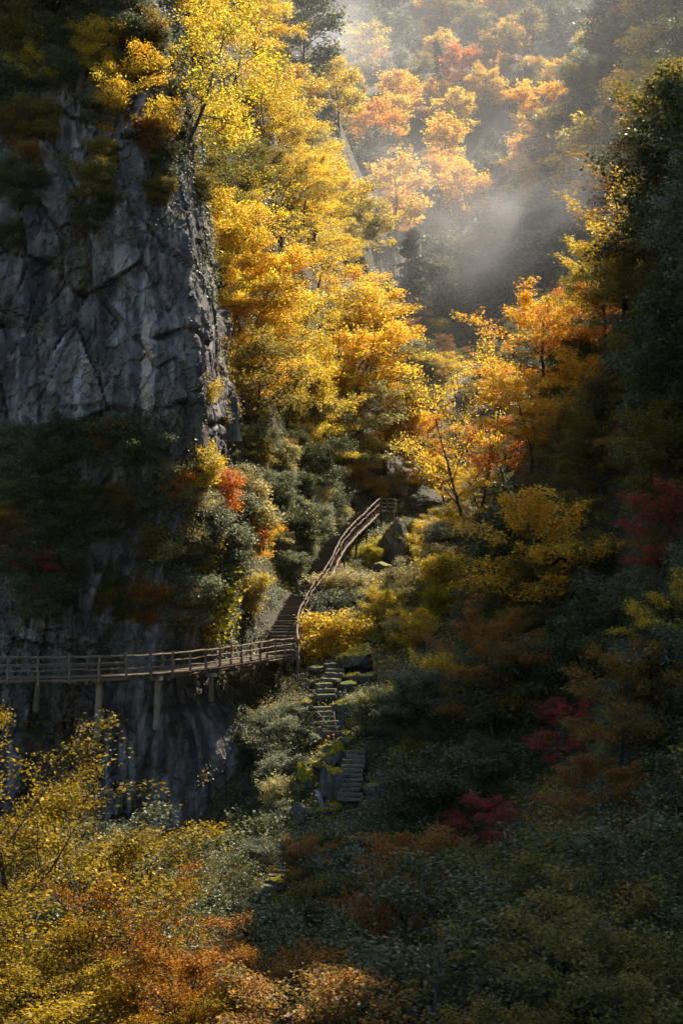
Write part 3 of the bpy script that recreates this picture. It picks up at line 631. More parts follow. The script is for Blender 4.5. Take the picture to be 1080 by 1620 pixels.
for k in range(6):
    p0 = P(496.5 + k * .8, 1250, dw + .1); p1 = P(506 + k * 1.3, 1276 + (k * 7) % 11, dw)
    s_ = np.linspace(0, 1, 9)[:, None]; pts = p0 + (p1 - p0) * np.concatenate([s_ ** .62, s_, s_ ** 1.25], 1); mbw.tube(pts, .016 + .008 * np.sin(np.arange(9) * 1.7 + k), 5)
tag(link('waterfall', mbw.mesh('waterfall', True), WATER), 'thin white waterfall dropping between dark mossy rocks', 'waterfall')
# ------------------------------------------------------------------ planted heroes (crown centre in photo pixels)
def T(kind, mat, px, py, h, label, **kw): return tree_px(kind, mat, px, py, h, label, **kw)
# on the far side of the gully and the head of the stairs
T('maple', 'amber', 870, 520, 10, 'tall orange maple crowning the ridge above the gully', sx=1.1, d=117)
T('maple', 'orange', 910, 460, 8, 'red orange maple rising behind the tall orange ridge maple', d=119)
T('airy', 'gold', 745, 670, None, 'slender forked maple with black branches and open golden sprays', rz=.4, d=123, sx=.68)
T('maple', 'orange', 800, 700, 6, 'copper maple behind the slender forked golden maple')
T('maple', 'amber', 800, 610, 6, 'amber maple leaning out from the ridge below the tall orange maple')
T('maple', 'amber', 865, 860, 9, 'orange maple of layered sprays standing out of dark evergreens')
T('maple', 'rust', 780, 1040, 7, 'olive and rust maple below the layered orange maple')
T('maple', 'red', 880, 1150, 3.6, 'crimson maple glowing in the shaded slope')
T('maple', 'red', 745, 1295, 3.3, 'scarlet maple low in the shaded slope above the dark thicket')
T('maple', 'red', 1045, 820, 5.5, 'dull crimson maple under the dark evergreen wall')
T('maple', 'rust', 980, 1090, 6, 'brown orange maple beside the crimson maple')
T('maple', 'lime', 1060, 985, 5, 'yellow green maple at the edge of the shaded slope')
T('maple', 'olive', 950, 715, 6, 'yellow olive maple in front of the dark ridge thicket')
T('maple', 'rust', 640, 1400, 5, 'dull rust maple in the dark thicket below the scarlet maple')
T('maple', 'rust', 500, 1360, 3, 'small dusky rust maple by the short dark stone steps')
T('airy', 'lime', 985, 140, 10, 'half bare yellow tree with crooked branches on the high ridge', d=112)
T('maple', 'lime', 955, 230, 8, 'yellow green tree hanging over the edge of the high ridge', d=114)
T('evergreen', 'green', 1075, 90, 10, 'tall dark evergreen topping the high ridge', d=103)
T('airy', 'rust', 1030, 60, 11, 'crooked bare limbed tree reaching over the highest ridge', d=106)
T('maple', 'olive', 1020, 230, 8, 'olive maple in front of the half bare yellow tree', d=104)
T('evergreen', 'olive', 1065, 190, 7, 'dark evergreen on the crest of the high ridge', d=108)
T('evergreen', 'olive', 990, 330, 6, 'olive evergreen standing on the ridge edge', d=112, rz=1.)
T('maple', 'amber', 930, 560, 7, 'orange maple in front of the dark ridge wall', d=108)
T('maple', 'amber', 840, 590, 7, 'amber maple between the orange maple and the golden maple', d=114)
T('maple', 'gold', 720, 585, 6, 'small golden maple reaching over the gully head')
for i, (px, py, h, mt, lb) in enumerate([(600, 650, 8, 'gold', 'golden maple arching over the stair head'), (665, 690, 7, 'amber', 'amber maple between stair head and slender forked maple'), (560, 700, 7, 'gold', 'broad yellow maple behind the upper staircase'),
      (705, 745, 4.5, 'gold', 'bright gold maple near the railed landing'), (655, 735, 4.5, 'amber', 'low amber maple past the railed landing'), (560, 500, 9, 'gold', 'tall yellow maple on the brow of the sunlit spur'), (490, 600, 8, 'lime', 'yellow green maple leaning out from the dark bank'), (760, 770, 5, 'gold', 'golden maple at the sunny edge of the shaded slope')]):
    T('maple' if i % 3 else 'multi', mt, px, py, h, lb)
for px, py, h, kd, mt, lb in [(1055, 640, 6, 'evergreen', 'green', 'rounded dark evergreen clinging to the steep ridge wall'), (1015, 690, 5, 'maple', 'rust', 'rust maple under the rounded evergreen on the ridge wall'), (1065, 730, 5, 'evergreen', 'olive', 'olive evergreen above the dull crimson maple'),
      (1030, 570, 6, 'maple', 'olive', 'olive maple high on the steep ridge wall'), (985, 630, 5, 'evergreen', 'green', 'dark evergreen under the ridge wall orange maple'), (1085, 560, 7, 'evergreen', 'green', 'broad dark evergreen beside the olive maple on the ridge wall')]:
    T(kd, mt, px, py, h, lb)
# foreground trees, low on the west bank
T('near', 'fore', 110, 1395, None, 'broad golden tree with arching branches below the boardwalk', d=44, rz=.5, sx=1.1, var=0)
T('near', 'fore', 190, 1400, None, 'loose golden tree with thin boughs beside the broad golden tree', d=49, sx=.65, rz=2.6, var=1)
T('near', 'fore', -60, 1350, None, 'yellow tree leaning in beside the broad golden tree', d=46, sx=.7, rz=4.5, var=2)
T('near', 'foreo', 275, 1560, None, 'orange maple in front of the broad golden tree', d=40, sx=.85, rz=0.2, var=0)
T('near', 'fore', 20, 1550, None, 'dense golden bush under the broad golden tree', d=41, sx=1.1, rz=2.1, var=1)
T('near', 'fore', 140, 1650, None, 'golden bush at the foot of the orange maple', d=37, sx=1.1, rz=4.0, var=2)
T('near', 'fore', 10, 1610, None, 'yellow brown bush beneath the dense golden bush', d=36, sx=1.5, rz=5.9, var=0)
T('near', 'foreo', 440, 1640, None, 'low orange bush at the foot of the dark thicket', d=40, sx=1.2, rz=1.6, var=1)
T('near', 'foreo', 340, 1630, None, 'russet bush between the two orange maples', d=39, sx=1.3, rz=3.5, var=2)
# trees rooted on the cliff
def C(kind, mat, px, py, h, label, cat='tree', up=0, **kw):
    p, n = on_cliff(px, py); kw.setdefault('tilt', (random.uniform(-.1, .1), random.uniform(-.1, .1)))
    return plant(kind, mat, p - n * .25 + np.array((0, 0, up)), h, label, cat, **kw)
C('airy', 'lime', 300, 245, 9.5, 'spreading yellow green tree rooted on the cliff edge', tilt=(-.1, .35))
C('maple', 'gold', 215, 250, 6, 'orange gold tree on the upper cliff ledge', tilt=(0, .2))
C('maple', 'lime', 325, 130, 8, 'yellow tree clinging to the top of the cliff edge', tilt=(0, .3))
C('airy', 'olive', 330, 60, 7, 'thin dark branched tree high on the cliff edge', tilt=(0, .4))
C('maple', 'amber', 375, 920, 4.8, 'bright orange maple on the ledge beside the staircase', tilt=(.15, .1))
C('maple', 'pale', 310, 900, 5.0, 'pale sunlit tree on the cliff ledge above the boardwalk', tilt=(.2, .1))
C('multi', 'pale', 275, 850, 4.2, 'pinkish pale bush below the grey rock face', tilt=(.2, .1))
C('maple', 'red', 55, 960, 4.0, 'dull red maple on the dark ledge over the boardwalk', tilt=(.2, 0))
C('maple', 'lime', 15, 860, 3.5, 'yellow green maple on the dark ledge over the boardwalk', tilt=(.2, 0))

# ------------------------------------------------------------------ the forest
def vis(p, h):
    t = np.linspace(.05, .96, 60); tgt = np.array(p) + np.array((0, 0, h * .85)); q = tgt[None] * t[:, None]
    return bool(np.all(q[:, 2] > H(q[:, 0], q[:, 1]) - .5))
def inside_cliff(x, y):
    if h1(x, y) > 10: return x < np.interp(y, [86, 91, 98, 110, 122, 142, 170], [-9, -7.3, -7.9, -9.3, -11, -15, -24]) + .8 and 79 < y < 172
    lx = np.interp(y, [84, 88, 92, 97, 103, 110, 120, 140, 168], [-14, -11, -7.6, -6.0, -5.3, -5.6, -7.5, -11, -19]); return y > 79 and y < 170 and x < lx + .3
clear = [(np.array(c), r) for c, r in [(p, 1.15) for p in cen[::2]] + [(p, 1.5) for p in edge[::4]] + AN_CLEAR]
def near_walk(p, ex=0, h=99):
    return any(np.hypot(p[0] - c[0], p[1] - c[1]) < r + ex and p[2] + h > c[2] - .5 for c, r in clear)
SHOW = []
def blocks(p, h, w):
    """does a plant hide the walkways, the stone steps or the stream bed"""
    u0, v0 = proj(p); u1, v1 = proj((p[0], p[1], p[2] + h)); k = FPX / p[1]; x0, x1 = u0 - w * k, u0 + w * k
    for (bx0, by0, bx1, by1, dep) in SHOW:
        if p[1] < dep and x1 > bx0 and x0 < bx1 and v0 > by0 and v1 < by1: return True
    return False
for (hx, hy, hh, hd, hk, hl) in HERO:
    if hd > 55 and (hx > 700 or hy > 800): kk = FPX / hd * hh; SHOW.append((hx - .26 * kk, hy - .26 * kk, hx + .26 * kk, hy + .2 * kk, hd - .5))
SHOW += [(432, 960, 478, 1045, 104), (455, 918, 500, 965, 111), (482, 888, 522, 930, 116), (502, 850, 548, 893, 121), (530, 785, 630, 852, 133), (530, 1180, 585, 1265, 85), (495, 1110, 540, 1165, 92), (0, 1010, 470, 1100, 86), (470, 1210, 530, 1285, 83), (495, 1020, 565, 1110, 100), (597, 830, 650, 900, 126), (445, 1345, 475, 1375, 76), (420, 1380, 455, 1410, 72)]
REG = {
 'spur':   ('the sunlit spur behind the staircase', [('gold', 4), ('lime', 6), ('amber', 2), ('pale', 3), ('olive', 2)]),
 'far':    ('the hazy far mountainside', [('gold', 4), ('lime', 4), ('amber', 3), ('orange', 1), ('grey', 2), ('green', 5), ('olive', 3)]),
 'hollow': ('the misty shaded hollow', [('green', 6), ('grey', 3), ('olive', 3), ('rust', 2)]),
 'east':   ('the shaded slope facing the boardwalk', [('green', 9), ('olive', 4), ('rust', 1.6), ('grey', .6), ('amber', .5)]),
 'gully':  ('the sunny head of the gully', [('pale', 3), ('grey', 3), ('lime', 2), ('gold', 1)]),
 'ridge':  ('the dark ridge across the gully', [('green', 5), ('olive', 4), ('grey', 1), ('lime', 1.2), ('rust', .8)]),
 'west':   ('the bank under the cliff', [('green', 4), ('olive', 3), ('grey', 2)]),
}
WORDS = {'gold': 'golden yellow', 'lime': 'yellow green', 'amber': 'amber orange', 'pale': 'pale straw', 'olive': 'olive', 'orange': 'copper orange', 'grey': 'grey green', 'green': 'dark green', 'rust': 'rust brown', 'red': 'crimson', 'fir': 'blackish green', 'moss': 'moss green'}
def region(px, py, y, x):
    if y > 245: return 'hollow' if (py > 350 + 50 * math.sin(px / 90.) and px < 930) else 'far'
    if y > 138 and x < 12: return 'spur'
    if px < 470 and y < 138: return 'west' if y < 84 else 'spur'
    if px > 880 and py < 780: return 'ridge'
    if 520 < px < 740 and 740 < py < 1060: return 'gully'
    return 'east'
def pick(lst):
    s = sum(b for a, b in lst); r = random.uniform(0, s)
    for a, b in lst:
        r -= b
        if r <= 0: return a
    return lst[-1][0]
MASS = []; pts = []; tries = 30000; rg = np.random.default_rng(21)
yy = 34 * (600 / 34.) ** rg.random(tries); uu = rg.uniform(-.30, .37, tries); cell = {}
for y, u in zip(yy, uu):
    x = u * y; r = 2.1 + .0185 * y - (.9 if 125 < y < 245 and x < 14 else 0) + (.5 if y < 66 else 0) - (1.3 if 66 < y < 125 and x > 12 else 0) - (2.4 if 200 < y < 330 and x > .13 * y else 0) + max(0, y - 300) * .002
    if x > 17 + .24 * y or x < -.30 * y: continue
    if inside_cliff(x, y) or y < 44 and x < 0: continue
    key = (int(x / 4), int(y / 4)); ok = True
    for a in range(-3, 4):
        for b in range(-3, 4):
            for (qx, qy, qr) in cell.get((key[0] + a, key[1] + b), ()):
                if (qx - x) ** 2 + (qy - y) ** 2 < (.5 * (r + qr)) ** 2: ok = False
    if not ok: continue
    cell.setdefault(key, []).append((x, y, r)); pts.append((x, y, r))
nn = 0
for x, y, r in pts:
    z = h1(x, y) - .2; px, py = proj((x, y, z + 4)); px, py = float(px), float(py)
    if px < -110 or px > (1340 if y < 130 else 1190) or py < -160 or py > 1800: continue
    if not vis((x, y, z), 8): continue
    if 140 < y < 250 and px < 760 and px + 3.2 * FPX / y > np.interp(py, [0, 100, 200, 250, 450, 600, 650, 750], [525, 550, 595, 625, 600, 610, 660, 720]): edgy = True
    else: edgy = False
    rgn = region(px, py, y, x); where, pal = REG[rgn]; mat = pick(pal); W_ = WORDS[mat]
    if mat == 'amber' and y < 72: mat = 'green'
    if rgn in ('far', 'hollow'):
        kind = 'far'; h = random.uniform(6.5, 15) * (1 + max(0, y - 300) * .0012)
        if random.random() < .07 and px > 560: kind, mat, h = 'fir', 'fir', random.uniform(12, 17)
    elif rgn == 'spur': kind = random.choice(('maple', 'maple', 'multi', 'airy')) if y < 215 else 'far'; h = random.uniform(6.5, 10.5)
    elif rgn == 'gully': kind = 'shrub' if random.random() < .8 else 'multi'; h = random.uniform(1.8, 3.4) if kind == 'shrub' else random.uniform(3, 5)
    else:
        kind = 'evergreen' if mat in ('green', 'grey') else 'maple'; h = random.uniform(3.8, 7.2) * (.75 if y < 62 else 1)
        if rgn == 'west': h *= .5
        if rgn == 'east' and 74 < y < 122 and x < 9: h *= .55
        if 112 < y < 150 and 3 < x < 17 and px < 860: h *= .5
        if y < 66 and kind == 'evergreen': kind = 'thicket'; h = random.uniform(3.2, 5.6); mat = pick([('green', 6), ('olive', 2.5)])
    if edgy: kind, h = 'maple', random.uniform(2.5, 4.2); mat = pick([('olive', 3), ('green', 3), ('lime', 1), ('rust', 1)]); rgn = 'spur'
    p = (x, y, z); wd = .45 * h
    if near_walk(p, .8 if kind == 'shrub' else 1.6) or blocks(p, h, wd):
        kind, h = 'shrub', random.uniform(.8, 1.5)
        mat = pick([('pale', 2), ('grey', 3), ('moss', 1)]) if rgn != 'east' else mat
        if near_walk(p, .5) or blocks(p, h, .5 * h): continue
    if kind == 'shrub' and h < 1.6: MASS.append((p, h, mat)); continue
    W_ = WORDS[mat]
    noun, cat = {'thicket': ('bushy evergreen', 'tree'), 'shrub': ('leafy shrub', 'shrub'), 'fir': ('conical fir', 'tree'), 'evergreen': ('bushy evergreen', 'tree'), 'far': ('broadleaf tree', 'tree'), 'maple': ('maple', 'tree'), 'multi': ('many stemmed tree', 'tree'), 'airy': ('open branched tree', 'tree')}[kind]
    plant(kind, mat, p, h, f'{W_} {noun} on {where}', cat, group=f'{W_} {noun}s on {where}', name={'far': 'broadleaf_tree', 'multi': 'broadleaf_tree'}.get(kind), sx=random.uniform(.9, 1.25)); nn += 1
# small shrubs that fill the ground between
rg = np.random.default_rng(5); ns = 0
yy = 44 * (150 / 44.) ** rg.random(900); uu = rg.uniform(-.16, .24, 900)
for y, u in zip(yy, uu):
    x = u * y
    if inside_cliff(x, y) or ns >= 190: continue
    z = h1(x, y) - .1; p = (x, y, z); h = random.uniform(.8, 2.0)
    if not vis(p, h) or near_walk(p, .45) or blocks(p, h, .5 * h): continue
    px, py = proj(p); rgn = region(float(px), float(py), y, x)
    if not (-40 < px < 1120 and 0 < py < 1700): continue
    mat = pick({'gully': [('pale', 4), ('grey', 3), ('moss', 2), ('lime', 1)], 'spur': [('pale', 2), ('lime', 2), ('gold', 2)]}.get(rgn, [('green', 4), ('grey', 2), ('olive', 2), ('rust', .6)]))
    MASS.append((p, h, mat)); ns += 1
def mass_of(mats, label, name):
    vv, l, c = [], [], []
    for p, h, mat in MASS:
        if mat not in mats: continue
        pr = PR['shrub'][len(vv) % 4]; me = pr['crown']; n = len(me.polygons)
        if 'co' not in pr:
            a = np.empty(len(me.vertices) * 3, np.float32); me.vertices.foreach_get('co', a); pr['co'] = a.reshape(-1, 4, 3)
        k = RNG.choice(n, min(n, 500), False); q = pr['co'][k]; m = q.mean(1, keepdims=True); q = m + (q - m) * 1.9; a = random.uniform(0, 6.28); s_ = h / pr['h']
        R = np.array(((math.cos(a), -math.sin(a), 0), (math.sin(a), math.cos(a), 0), (0, 0, 1))); vv.append((q @ R.T) * s_ + np.array(p)); l.append(RNG.random(len(k))); c.append(np.full(len(k), random.random()))
    if vv:
        v = np.concatenate(vv).reshape(-1, 3); tag(link(name, mesh(name, v, np.arange(len(v)).reshape(-1, 4), False, {'lv': np.concatenate(l), 'cv': np.concatenate(c)}), LM[mats[0]]), label, 'undergrowth', kind='stuff')
# undergrowth seen between the walkways
rg = np.random.default_rng(8)
UZ = [((435, 790, 540, 980), 34, [('grey', 4), ('pale', 3), ('green', 3)], (1.36, 2.1), 'the bank along the staircase'),
      ((600, 470, 705, 600), 18, [('olive', 2), ('green', 3), ('lime', 1)], (2.2, 4.0), 'the pale brow above the gully head'),
      ((590, 1110, 690, 1290), 18, [('grey', 2), ('green', 4), ('olive', 1)], (.8, 1.7), 'the bank beside the stone flights'),
      ((420, 720, 560, 860), 30, [('grey', 4), ('pale', 3), ('green', 2)], (.7, 1.4), 'the verge of the upper staircase'),
      ((350, 560, 470, 850), 20, [('green', 4), ('grey', 3), ('rust', 1.5), ('olive', 2)], (1.2, 2.6), 'the steep bank behind the cliff corner'),
      ((430, 690, 560, 840), 22, [('grey', 4), ('pale', 3), ('green', 2)], (1.4, 3.0), 'the bank beside the upper staircase'),
      ((550, 740, 640, 800), 8, [('lime', 2), ('gold', 1), ('pale', 1)], (1.0, 2.0), 'the sunny bank over the landing'),
      ((575, 810, 730, 960), 34, [('pale', 4), ('moss', 2), ('lime', 2), ('gold', 1), ('grey', 1)], (1.0, 2.4), 'the sunny bank across from the staircase'),
      ((525, 905, 650, 1010), 20, [('pale', 5), ('grey', 4)], (1.4, 2.8), 'the bank below the tall mossy boulder'),
      ((560, 1010, 680, 1140), 20, [('grey', 3), ('moss', 2), ('green', 3)], (1.2, 2.4), 'the bank beside the stream stones'),
      ((480, 1010, 510, 1120), 8, [('grey', 3), ('pale', 2)], (.6, 1.2), 'the verge between stream and staircase'),
      ((370, 1075, 495, 1260), 20, [('grey', 5), ('pale', 3), ('green', 3)], (1.0, 2.2), 'the thick growth below the boardwalk end'),
      ((380, 1240, 470, 1440), 22, [('grey', 3), ('pale', 2), ('moss', 2)], (.7, 1.6), 'the overgrown foot of the gully'),
      ((470, 1300, 600, 1480), 22, [('green', 4), ('olive', 2), ('grey', 2)], (1.2, 2.6), 'the shaded bank at the gully foot'),
      ((200, 1390, 420, 1560), 22, [('green', 4), ('olive', 2), ('grey', 2), ('rust', 1)], (1.0, 2.0), 'the bank behind the orange maple')]
for (x0, y0, x1, y1), n, pal, hr, where in UZ:
    for i in range(n):
        px, py = rg.uniform(x0, x1), rg.uniform(y0, y1); h = rg.uniform(*hr); d = march(px, py, h * .5)
        if d is None: continue
        q = P(px, py, d); p = (q[0], q[1], h1(q[0], q[1]) - .1); mat = pick(pal); W_ = WORDS[mat]
        if inside_cliff(q[0] - .6, q[1]) or near_walk(p, .15, h) or blocks(p, h, .45 * h): continue
        if h < 1.35: MASS.append((p, h, mat)); continue
        plant('shrub', mat, p, h, f'{W_} bush on {where}', 'shrub', group=f'{W_} bushes on {where}', sx=rg.uniform(.9, 1.3))
for i in range(46):
    px, py = rg.uniform(440, 570), rg.uniform(735, 960); h = rg.uniform(.45, .95); d = march(px, py, h * .5)
    if d is None or d > 146: continue
    q = P(px, py, d); p = (q[0], q[1], h1(q[0], q[1]) - .05); mat = pick([('grey', 3), ('pale', 3), ('green', 2)])
    if inside_cliff(q[0] - .4, q[1]) or near_walk(p, -.35): continue
    MASS.append((p, h, mat))
# shrubs and creepers on the rock
rg = np.random.default_rng(11)
CZ = [((0, 120, 330, 330), 32, [('green', 4), ('grey', 3), ('olive', 2), ('rust', .7), ('lime', .6)], (1.2, 2.4), 'the upper rock face'),
      ((0, 0, 270, 120), 20, [('green', 3), ('grey', 3), ('olive', 2), ('lime', 1)], (1.3, 2.8), 'the upper rock face'),
      ((0, 330, 330, 470), 7, [('green', 4), ('grey', 2), ('rust', .6), ('olive', 1)], (.8, 1.6), 'the upper rock face'),
      ((0, 690, 250, 1000), 44, [('green', 6), ('grey', 2), ('olive', 2), ('rust', .7)], (1.2, 2.6), 'the dark ledge above the boardwalk'),
      ((240, 730, 430, 990), 30, [('pale', 7), ('grey', 5), ('lime', 1), ('orange', .5)], (1.5, 3.2), 'the sunlit ledge beside the staircase'),
      ((380, 1080, 490, 1320), 22, [('grey', 5), ('pale', 3), ('olive', 1)], (.8, 1.7), 'the rock wall under the boardwalk end'),
      ((0, 1130, 400, 1380), 24, [('green', 4), ('grey', 2), ('rust', .8)], (.7, 1.4), 'the dark rock wall under the boardwalk')]
for (x0, y0, x1, y1), n, pal, hr, where in CZ:
    for i in range(n):
        p, nv = on_cliff(rg.uniform(x0, x1), rg.uniform(y0, y1)); mat = pick(pal); h = rg.uniform(*hr); W_ = WORDS[mat]
        if near_walk(p, .2) and -5 < p[2] < -2: continue
        if h < 1.35: MASS.append((p - nv * .2, h, mat)); continue
        plant('shrub', mat, p - nv * .2, h, f'{W_} shrub clinging to {where}', 'shrub', group=f'{W_} shrubs clinging to {where}', tilt=(.25, 0), rz=rg.uniform(-.6, .6))
for i, (px, py, h, mat) in enumerate([(330, 960, 3.2, 'moss'), (385, 985, 1.8, 'moss'), (452, 1255, 3.0, 'moss'), (430, 1330, 2.4, 'moss'), (335, 620, 1.0, 'lime'), (320, 880, 2.5, 'lime'), (462, 1200, 2.0, 'grey')]):
    p, nv = on_cliff(px, py)
    plant('drape', mat, p + nv * .1, h * .6, ['long yellow moss curtain beside the boardwalk bend', 'short yellow moss curtain at the foot of the staircase', 'mossy vine trailing down the rock below the boardwalk end', 'lower mossy vine trailing to the gully foot', 'leafy vine on the sunlit edge of the cliff', 'leafy vine on the ledge above the moss curtain', 'grey vine over the rock beside the glowing moss'][i], 'creeper')

mass_of(('green', 'olive', 'rust'), 'dark low undergrowth filling the gaps between the trees', 'undergrowth')
mass_of(('grey', 'pale', 'moss', 'lime', 'gold'), 'grey green low undergrowth along the walkways and gully', 'undergrowth')
# ------------------------------------------------------------------ say which one: size and the nearest thing one can find
SHORT = {'tall orange maple crown': 'the tall orange ridge maple', 'slender forked': 'the slender forked maple', 'copper maple behind': 'the copper maple', 'amber maple leaning': 'the leaning amber maple', 'orange maple of layered': 'the layered orange maple', 'olive and rust': 'the olive and rust maple',
 'crimson maple glowing': 'the crimson maple', 'scarlet maple low': 'the low scarlet maple', 'dull crimson': 'the dull crimson maple', 'brown orange': 'the brown orange maple', 'yellow olive': 'the yellow olive maple', 'dull rust maple': 'the dull rust maple', 'small dusky': 'the dusky rust maple', 'half bare': 'the half bare yellow tree',
 'yellow green tree hanging': 'the overhanging yellow green tree', 'olive evergreen standing': 'the olive ridge evergreen', 'golden maple arching': 'the arching golden maple', 'amber maple between stair': 'the amber maple', 'broad yellow maple': 'the broad yellow maple', 'bright gold maple': 'the bright gold maple', 'tall yellow maple': 'the tall yellow maple',
 'yellow green maple leaning': 'the leaning yellow green maple', 'golden maple at the sunny': 'the sunny edge golden maple', 'orange maple in front of the dark': 'the ridge wall orange maple'}
marks = [(b, x, y) for (lb, x, y, h) in LAND for a, b in SHORT.items() if lb.startswith(a)]
for nm, px, py, d in (('the tall dark boulder', 626, 868, 124), ('the small waterfall', 503, 1268, 80), ('the straight stone flight', 558, 1225, 82), ('the handrailed stone steps', 518, 1137, 88), ('the boardwalk end', 455, 1040, 101), ('the railed landing', 605, 800, 142), ('the middle of the staircase', 490, 900, 118), ('the stream bed stones', 525, 1065, 97), ('the orange fore maple', 265, 1520, 39)):
    q = P(px, py, d); marks.append((nm, q[0], q[1]))
for o in list(COL.objects):
    if o.parent is None and 'group' in o and o.get('category') in ('tree', 'shrub') and 'clinging' not in o['label']:
        x, y = o.location.x, o.location.y; hz = o.scale[2] * (9 if o['category'] == 'tree' else 2.6)
        if o['category'] == 'tree': sz = 'small' if hz < 6 else 'tall' if hz > 10 else 'medium sized'
        else: sz = 'small' if hz < 1.5 else 'big' if hz > 2.2 else 'medium sized'
        lb = o['label']; best = min(marks, key=lambda m: math.hypot(m[1] - x, m[2] - y))
        if math.hypot(best[1] - x, best[2] - y) < .07 * y and y < 165 and ' on ' in lb:
            lb = lb.split(' on ')[0] + (' beside ' if y < best[2] + 3 else ' behind ') + best[0]
        o['label'] = f'{sz} {lb}'; o['group'] = (f'{sz} ' + lb)[:90]

# ------------------------------------------------------------------ ivy on rock, ground cover, moss
def leaf_cloud(name, c, nr, size, label, cat, mats):
    rg = np.random.default_rng(len(c)); n = len(c); ax = rg.normal(0, 1, (n, 3)); ax -= nr * (ax * nr).sum(1)[:, None] * .7
    me = leaves_mesh(name, c, ax, nr + rg.normal(0, .45, (n, 3)), size, np.clip(fbm(c[:, 0] * 1.1, c[:, 2] * 1.1 + c[:, 1] * .7, 77), 0, 1), rg, .4)
    mats = mats if isinstance(mats, list) else [mats]
    for m in mats: me.materials.append(LM[m])
    if len(mats) > 1:
        q = fbm(c[:, 0] / 3, c[:, 1] / 4 + c[:, 2] / 3, 88) + rg.normal(0, .10, n); me.polygons.foreach_set('material_index', np.clip(((q - .25) / .5 * len(mats)), 0, len(mats) - 1).astype(np.int32))
    o = bpy.data.objects.new(name, me); COL.objects.link(o); return tag(o, label, cat, kind='stuff')
rg = np.random.default_rng(3); n = 420000
t_ = rg.uniform(.30, .70, n); z_ = rg.uniform(-15, 40, n)
mk = fbm(t_ * SL / 3.2, z_ / 3.2, 71, 5)
thr = np.interp(z_, [-15, -9, -5, -1, 6, 8.5, 11, 18, 21, 26, 40], [.50, .56, .62, .50, .46, .52, .63, .62, .55, .47, .44])
thr = thr - .10 * sstep(.43, .50, t_) * (z_ < 9)
k = mk + rg.normal(0, .035, n) > thr; t_, z_ = t_[k][:100000], z_[k][:100000]
cp, cnv = cliff_pt(t_, z_); cp = cp + cnv * (rg.random(len(cp)) ** 2 * .45 + .02)[:, None]
nr = cnv * .7; nr[:, 2] += .8
leaf_cloud('ivy', cp, nr, rg.uniform(.08, .19, len(cp)), 'dark creeping ivy and ferns spread over the cliff face', 'ivy', ['green', 'grey', 'green', 'olive', 'rust'])
n = 260000; y_ = 40 * (330 / 40.) ** rg.random(n); x_ = rg.uniform(-.25, .26, n) * y_; z_ = H(x_, y_); pxs, pys = proj(np.stack([x_, y_, z_], -1))
k = (fbm(x_ / 2.2, y_ / 2.2, 81) + rg.normal(0, .06, n) > .42) & (pxs > -60) & (pxs < 1140) & (pys > -60) & (pys < 1700); x_, y_, z_ = x_[k], y_[k], z_[k]
c = np.stack([x_, y_, z_ + rg.random(len(x_)) ** 2 * .5], -1); nr = np.tile(np.array((0, 0, 1.)), (len(c), 1))
leaf_cloud('ground_cover', c, nr, (.07 + .0011 * y_) * rg.uniform(.6, 1.3, len(c)), 'low leafy ground cover and fallen leaves over the valley slopes', 'ground cover', ['green', 'olive', 'green', 'grey', 'rust'])
n = 150000; y_ = 60 * (150 / 60.) ** rg.random(n); x_ = rg.uniform(-10, 14, n) + (y_ - 60) * .03; z_ = H(x_, y_)
k = (fbm(x_ / 1.5, y_ / 1.5, 83) + rg.normal(0, .08, n) > .38); x_, y_, z_ = x_[k], y_[k], z_[k]
c = np.stack([x_, y_, z_ + rg.random(len(x_)) ** 2 * .4], -1); nr = np.tile(np.array((0, 0, 1.)), (len(c), 1))
leaf_cloud('gully_herbs', c, nr, .14 * rg.uniform(.6, 1.3, len(c)), 'low ferns and herbs covering the gully sides', 'ground cover', ['green', 'grey', 'olive', 'grey', 'pale', 'moss'])
mc, mn, ms = [], [], []
for q, nv in MOSSP: mc.append(q); mn.append(nv); ms.append(np.full(len(q), .075))
leaf_cloud('moss', np.vstack(mc), np.vstack(mn), np.concatenate(ms) * rg.uniform(.6, 1.3, sum(map(len, mc))), 'bright yellow green moss growing over the gully boulders', 'moss', 'moss')

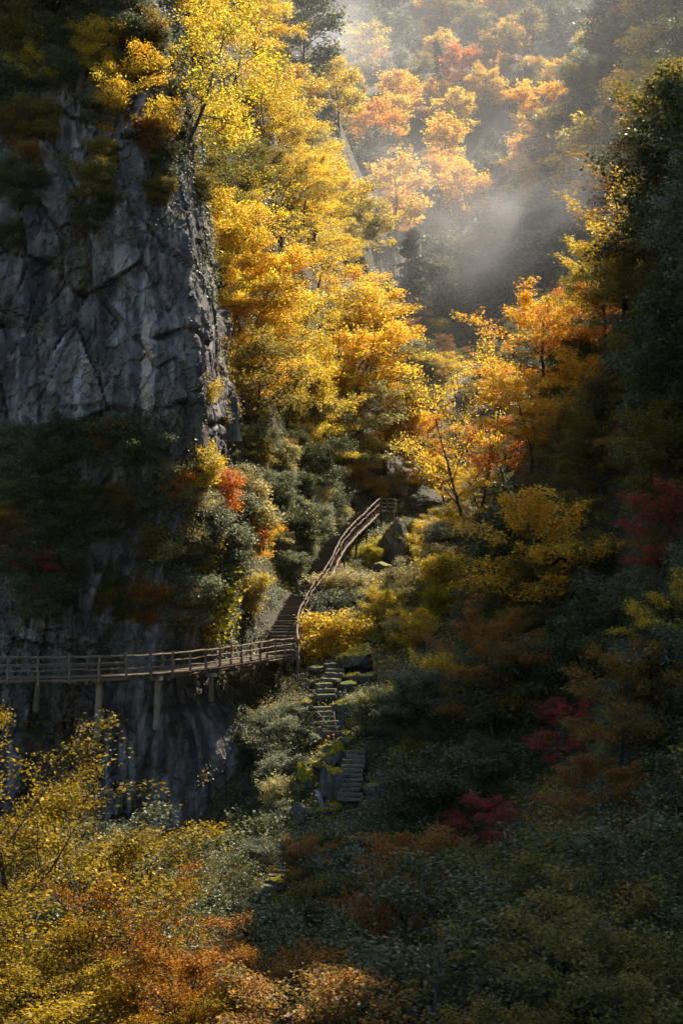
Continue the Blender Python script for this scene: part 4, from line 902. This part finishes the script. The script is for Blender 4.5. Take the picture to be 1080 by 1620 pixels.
# ------------------------------------------------------------------ air
m_, t__, N_, L_ = newmat('valley_haze'); pv = N_('ShaderNodeVolumePrincipled'); pv.inputs['Color'].default_value = (.93, .94, .96, 1); pv.inputs['Density'].default_value = HAZE; pv.inputs['Anisotropy'].default_value = .35
o_ = N_('ShaderNodeOutputMaterial'); L_(pv.outputs[0], o_.inputs['Volume'])
zt = float(GZ.max()) + 25
hz = MB().box((0, 260, (zt - 30) / 2), (400, 600, zt + 30)).mesh('haze')
tag(link('haze', hz, m_), 'thin pale haze filling the whole valley', 'haze', kind='stuff')
def mist(name, px, py, d, rx, ry, rz, dens, label, noise=0, seed=0., rot=0):
    m_, t__, N_, L_ = newmat(name); pv = N_('ShaderNodeVolumePrincipled'); pv.inputs['Color'].default_value = (.95, .95, .95, 1); pv.inputs['Anisotropy'].default_value = .3; pv.inputs['Density'].default_value = dens
    o_ = N_('ShaderNodeOutputMaterial'); L_(pv.outputs[0], o_.inputs['Volume'])
    if noise:
        tc = N_('ShaderNodeTexCoord'); ln = N_('ShaderNodeVectorMath'); ln.operation = 'LENGTH'; L_(tc.outputs['Object'], ln.inputs[0])
        fo = N_('ShaderNodeMapRange'); fo.inputs[1].default_value = .15; fo.inputs[2].default_value = .95; fo.inputs[3].default_value = 1; fo.inputs[4].default_value = 0; L_(ln.outputs['Value'], fo.inputs[0])
        n_ = N_('ShaderNodeTexNoise'); n_.noise_dimensions = '4D'; n_.inputs['W'].default_value = seed; n_.inputs['Scale'].default_value = noise; n_.inputs['Detail'].default_value = 3; L_(tc.outputs['Object'], n_.inputs[0])
        mr = N_('ShaderNodeMapRange'); mr.inputs[1].default_value = .42; mr.inputs[2].default_value = .72; L_(n_.outputs[0], mr.inputs[0])
        a_ = N_('ShaderNodeMath'); a_.operation = 'MULTIPLY'; L_(fo.outputs[0], a_.inputs[0]); L_(mr.outputs[0], a_.inputs[1])
        b_ = N_('ShaderNodeMath'); b_.operation = 'MULTIPLY'; L_(a_.outputs[0], b_.inputs[0]); b_.inputs[1].default_value = dens; L_(b_.outputs[0], pv.inputs['Density'])
    import bmesh
    me = bpy.data.meshes.new(name); bm = bmesh.new(); bmesh.ops.create_icosphere(bm, subdivisions=4, radius=1); bm.to_mesh(me); bm.free()
    tag(link(name, me, m_, None, P(px, py, d), (0, rot, 0), (rx, ry, rz)), label, 'mist', kind='stuff')
cy.volume_step_rate = 4; cy.volume_max_steps = 64
mist('mist', 680, 250, 305, 170, 170, 150, .00045, 'pale sunlit mist filling the inner valley')
mist('mist', 830, 330, 232, 24, 22, 17, .028, 'drifting wisp of mist below the far copper trees', 2.2, 3., -.5)
mist('mist', 600, 360, 245, 17, 22, 18, .032, 'soft wisp of mist rising beside the sunlit spur', 2.0, 8., .4)
mist('mist', 440, 40, 330, 36, 30, 18, .032, 'bright mist veil high above the spur', 1.8, 5.)
print('PLANTS', nn, ns, len(bpy.data.objects), sum(len(m.polygons) for m in bpy.data.meshes))
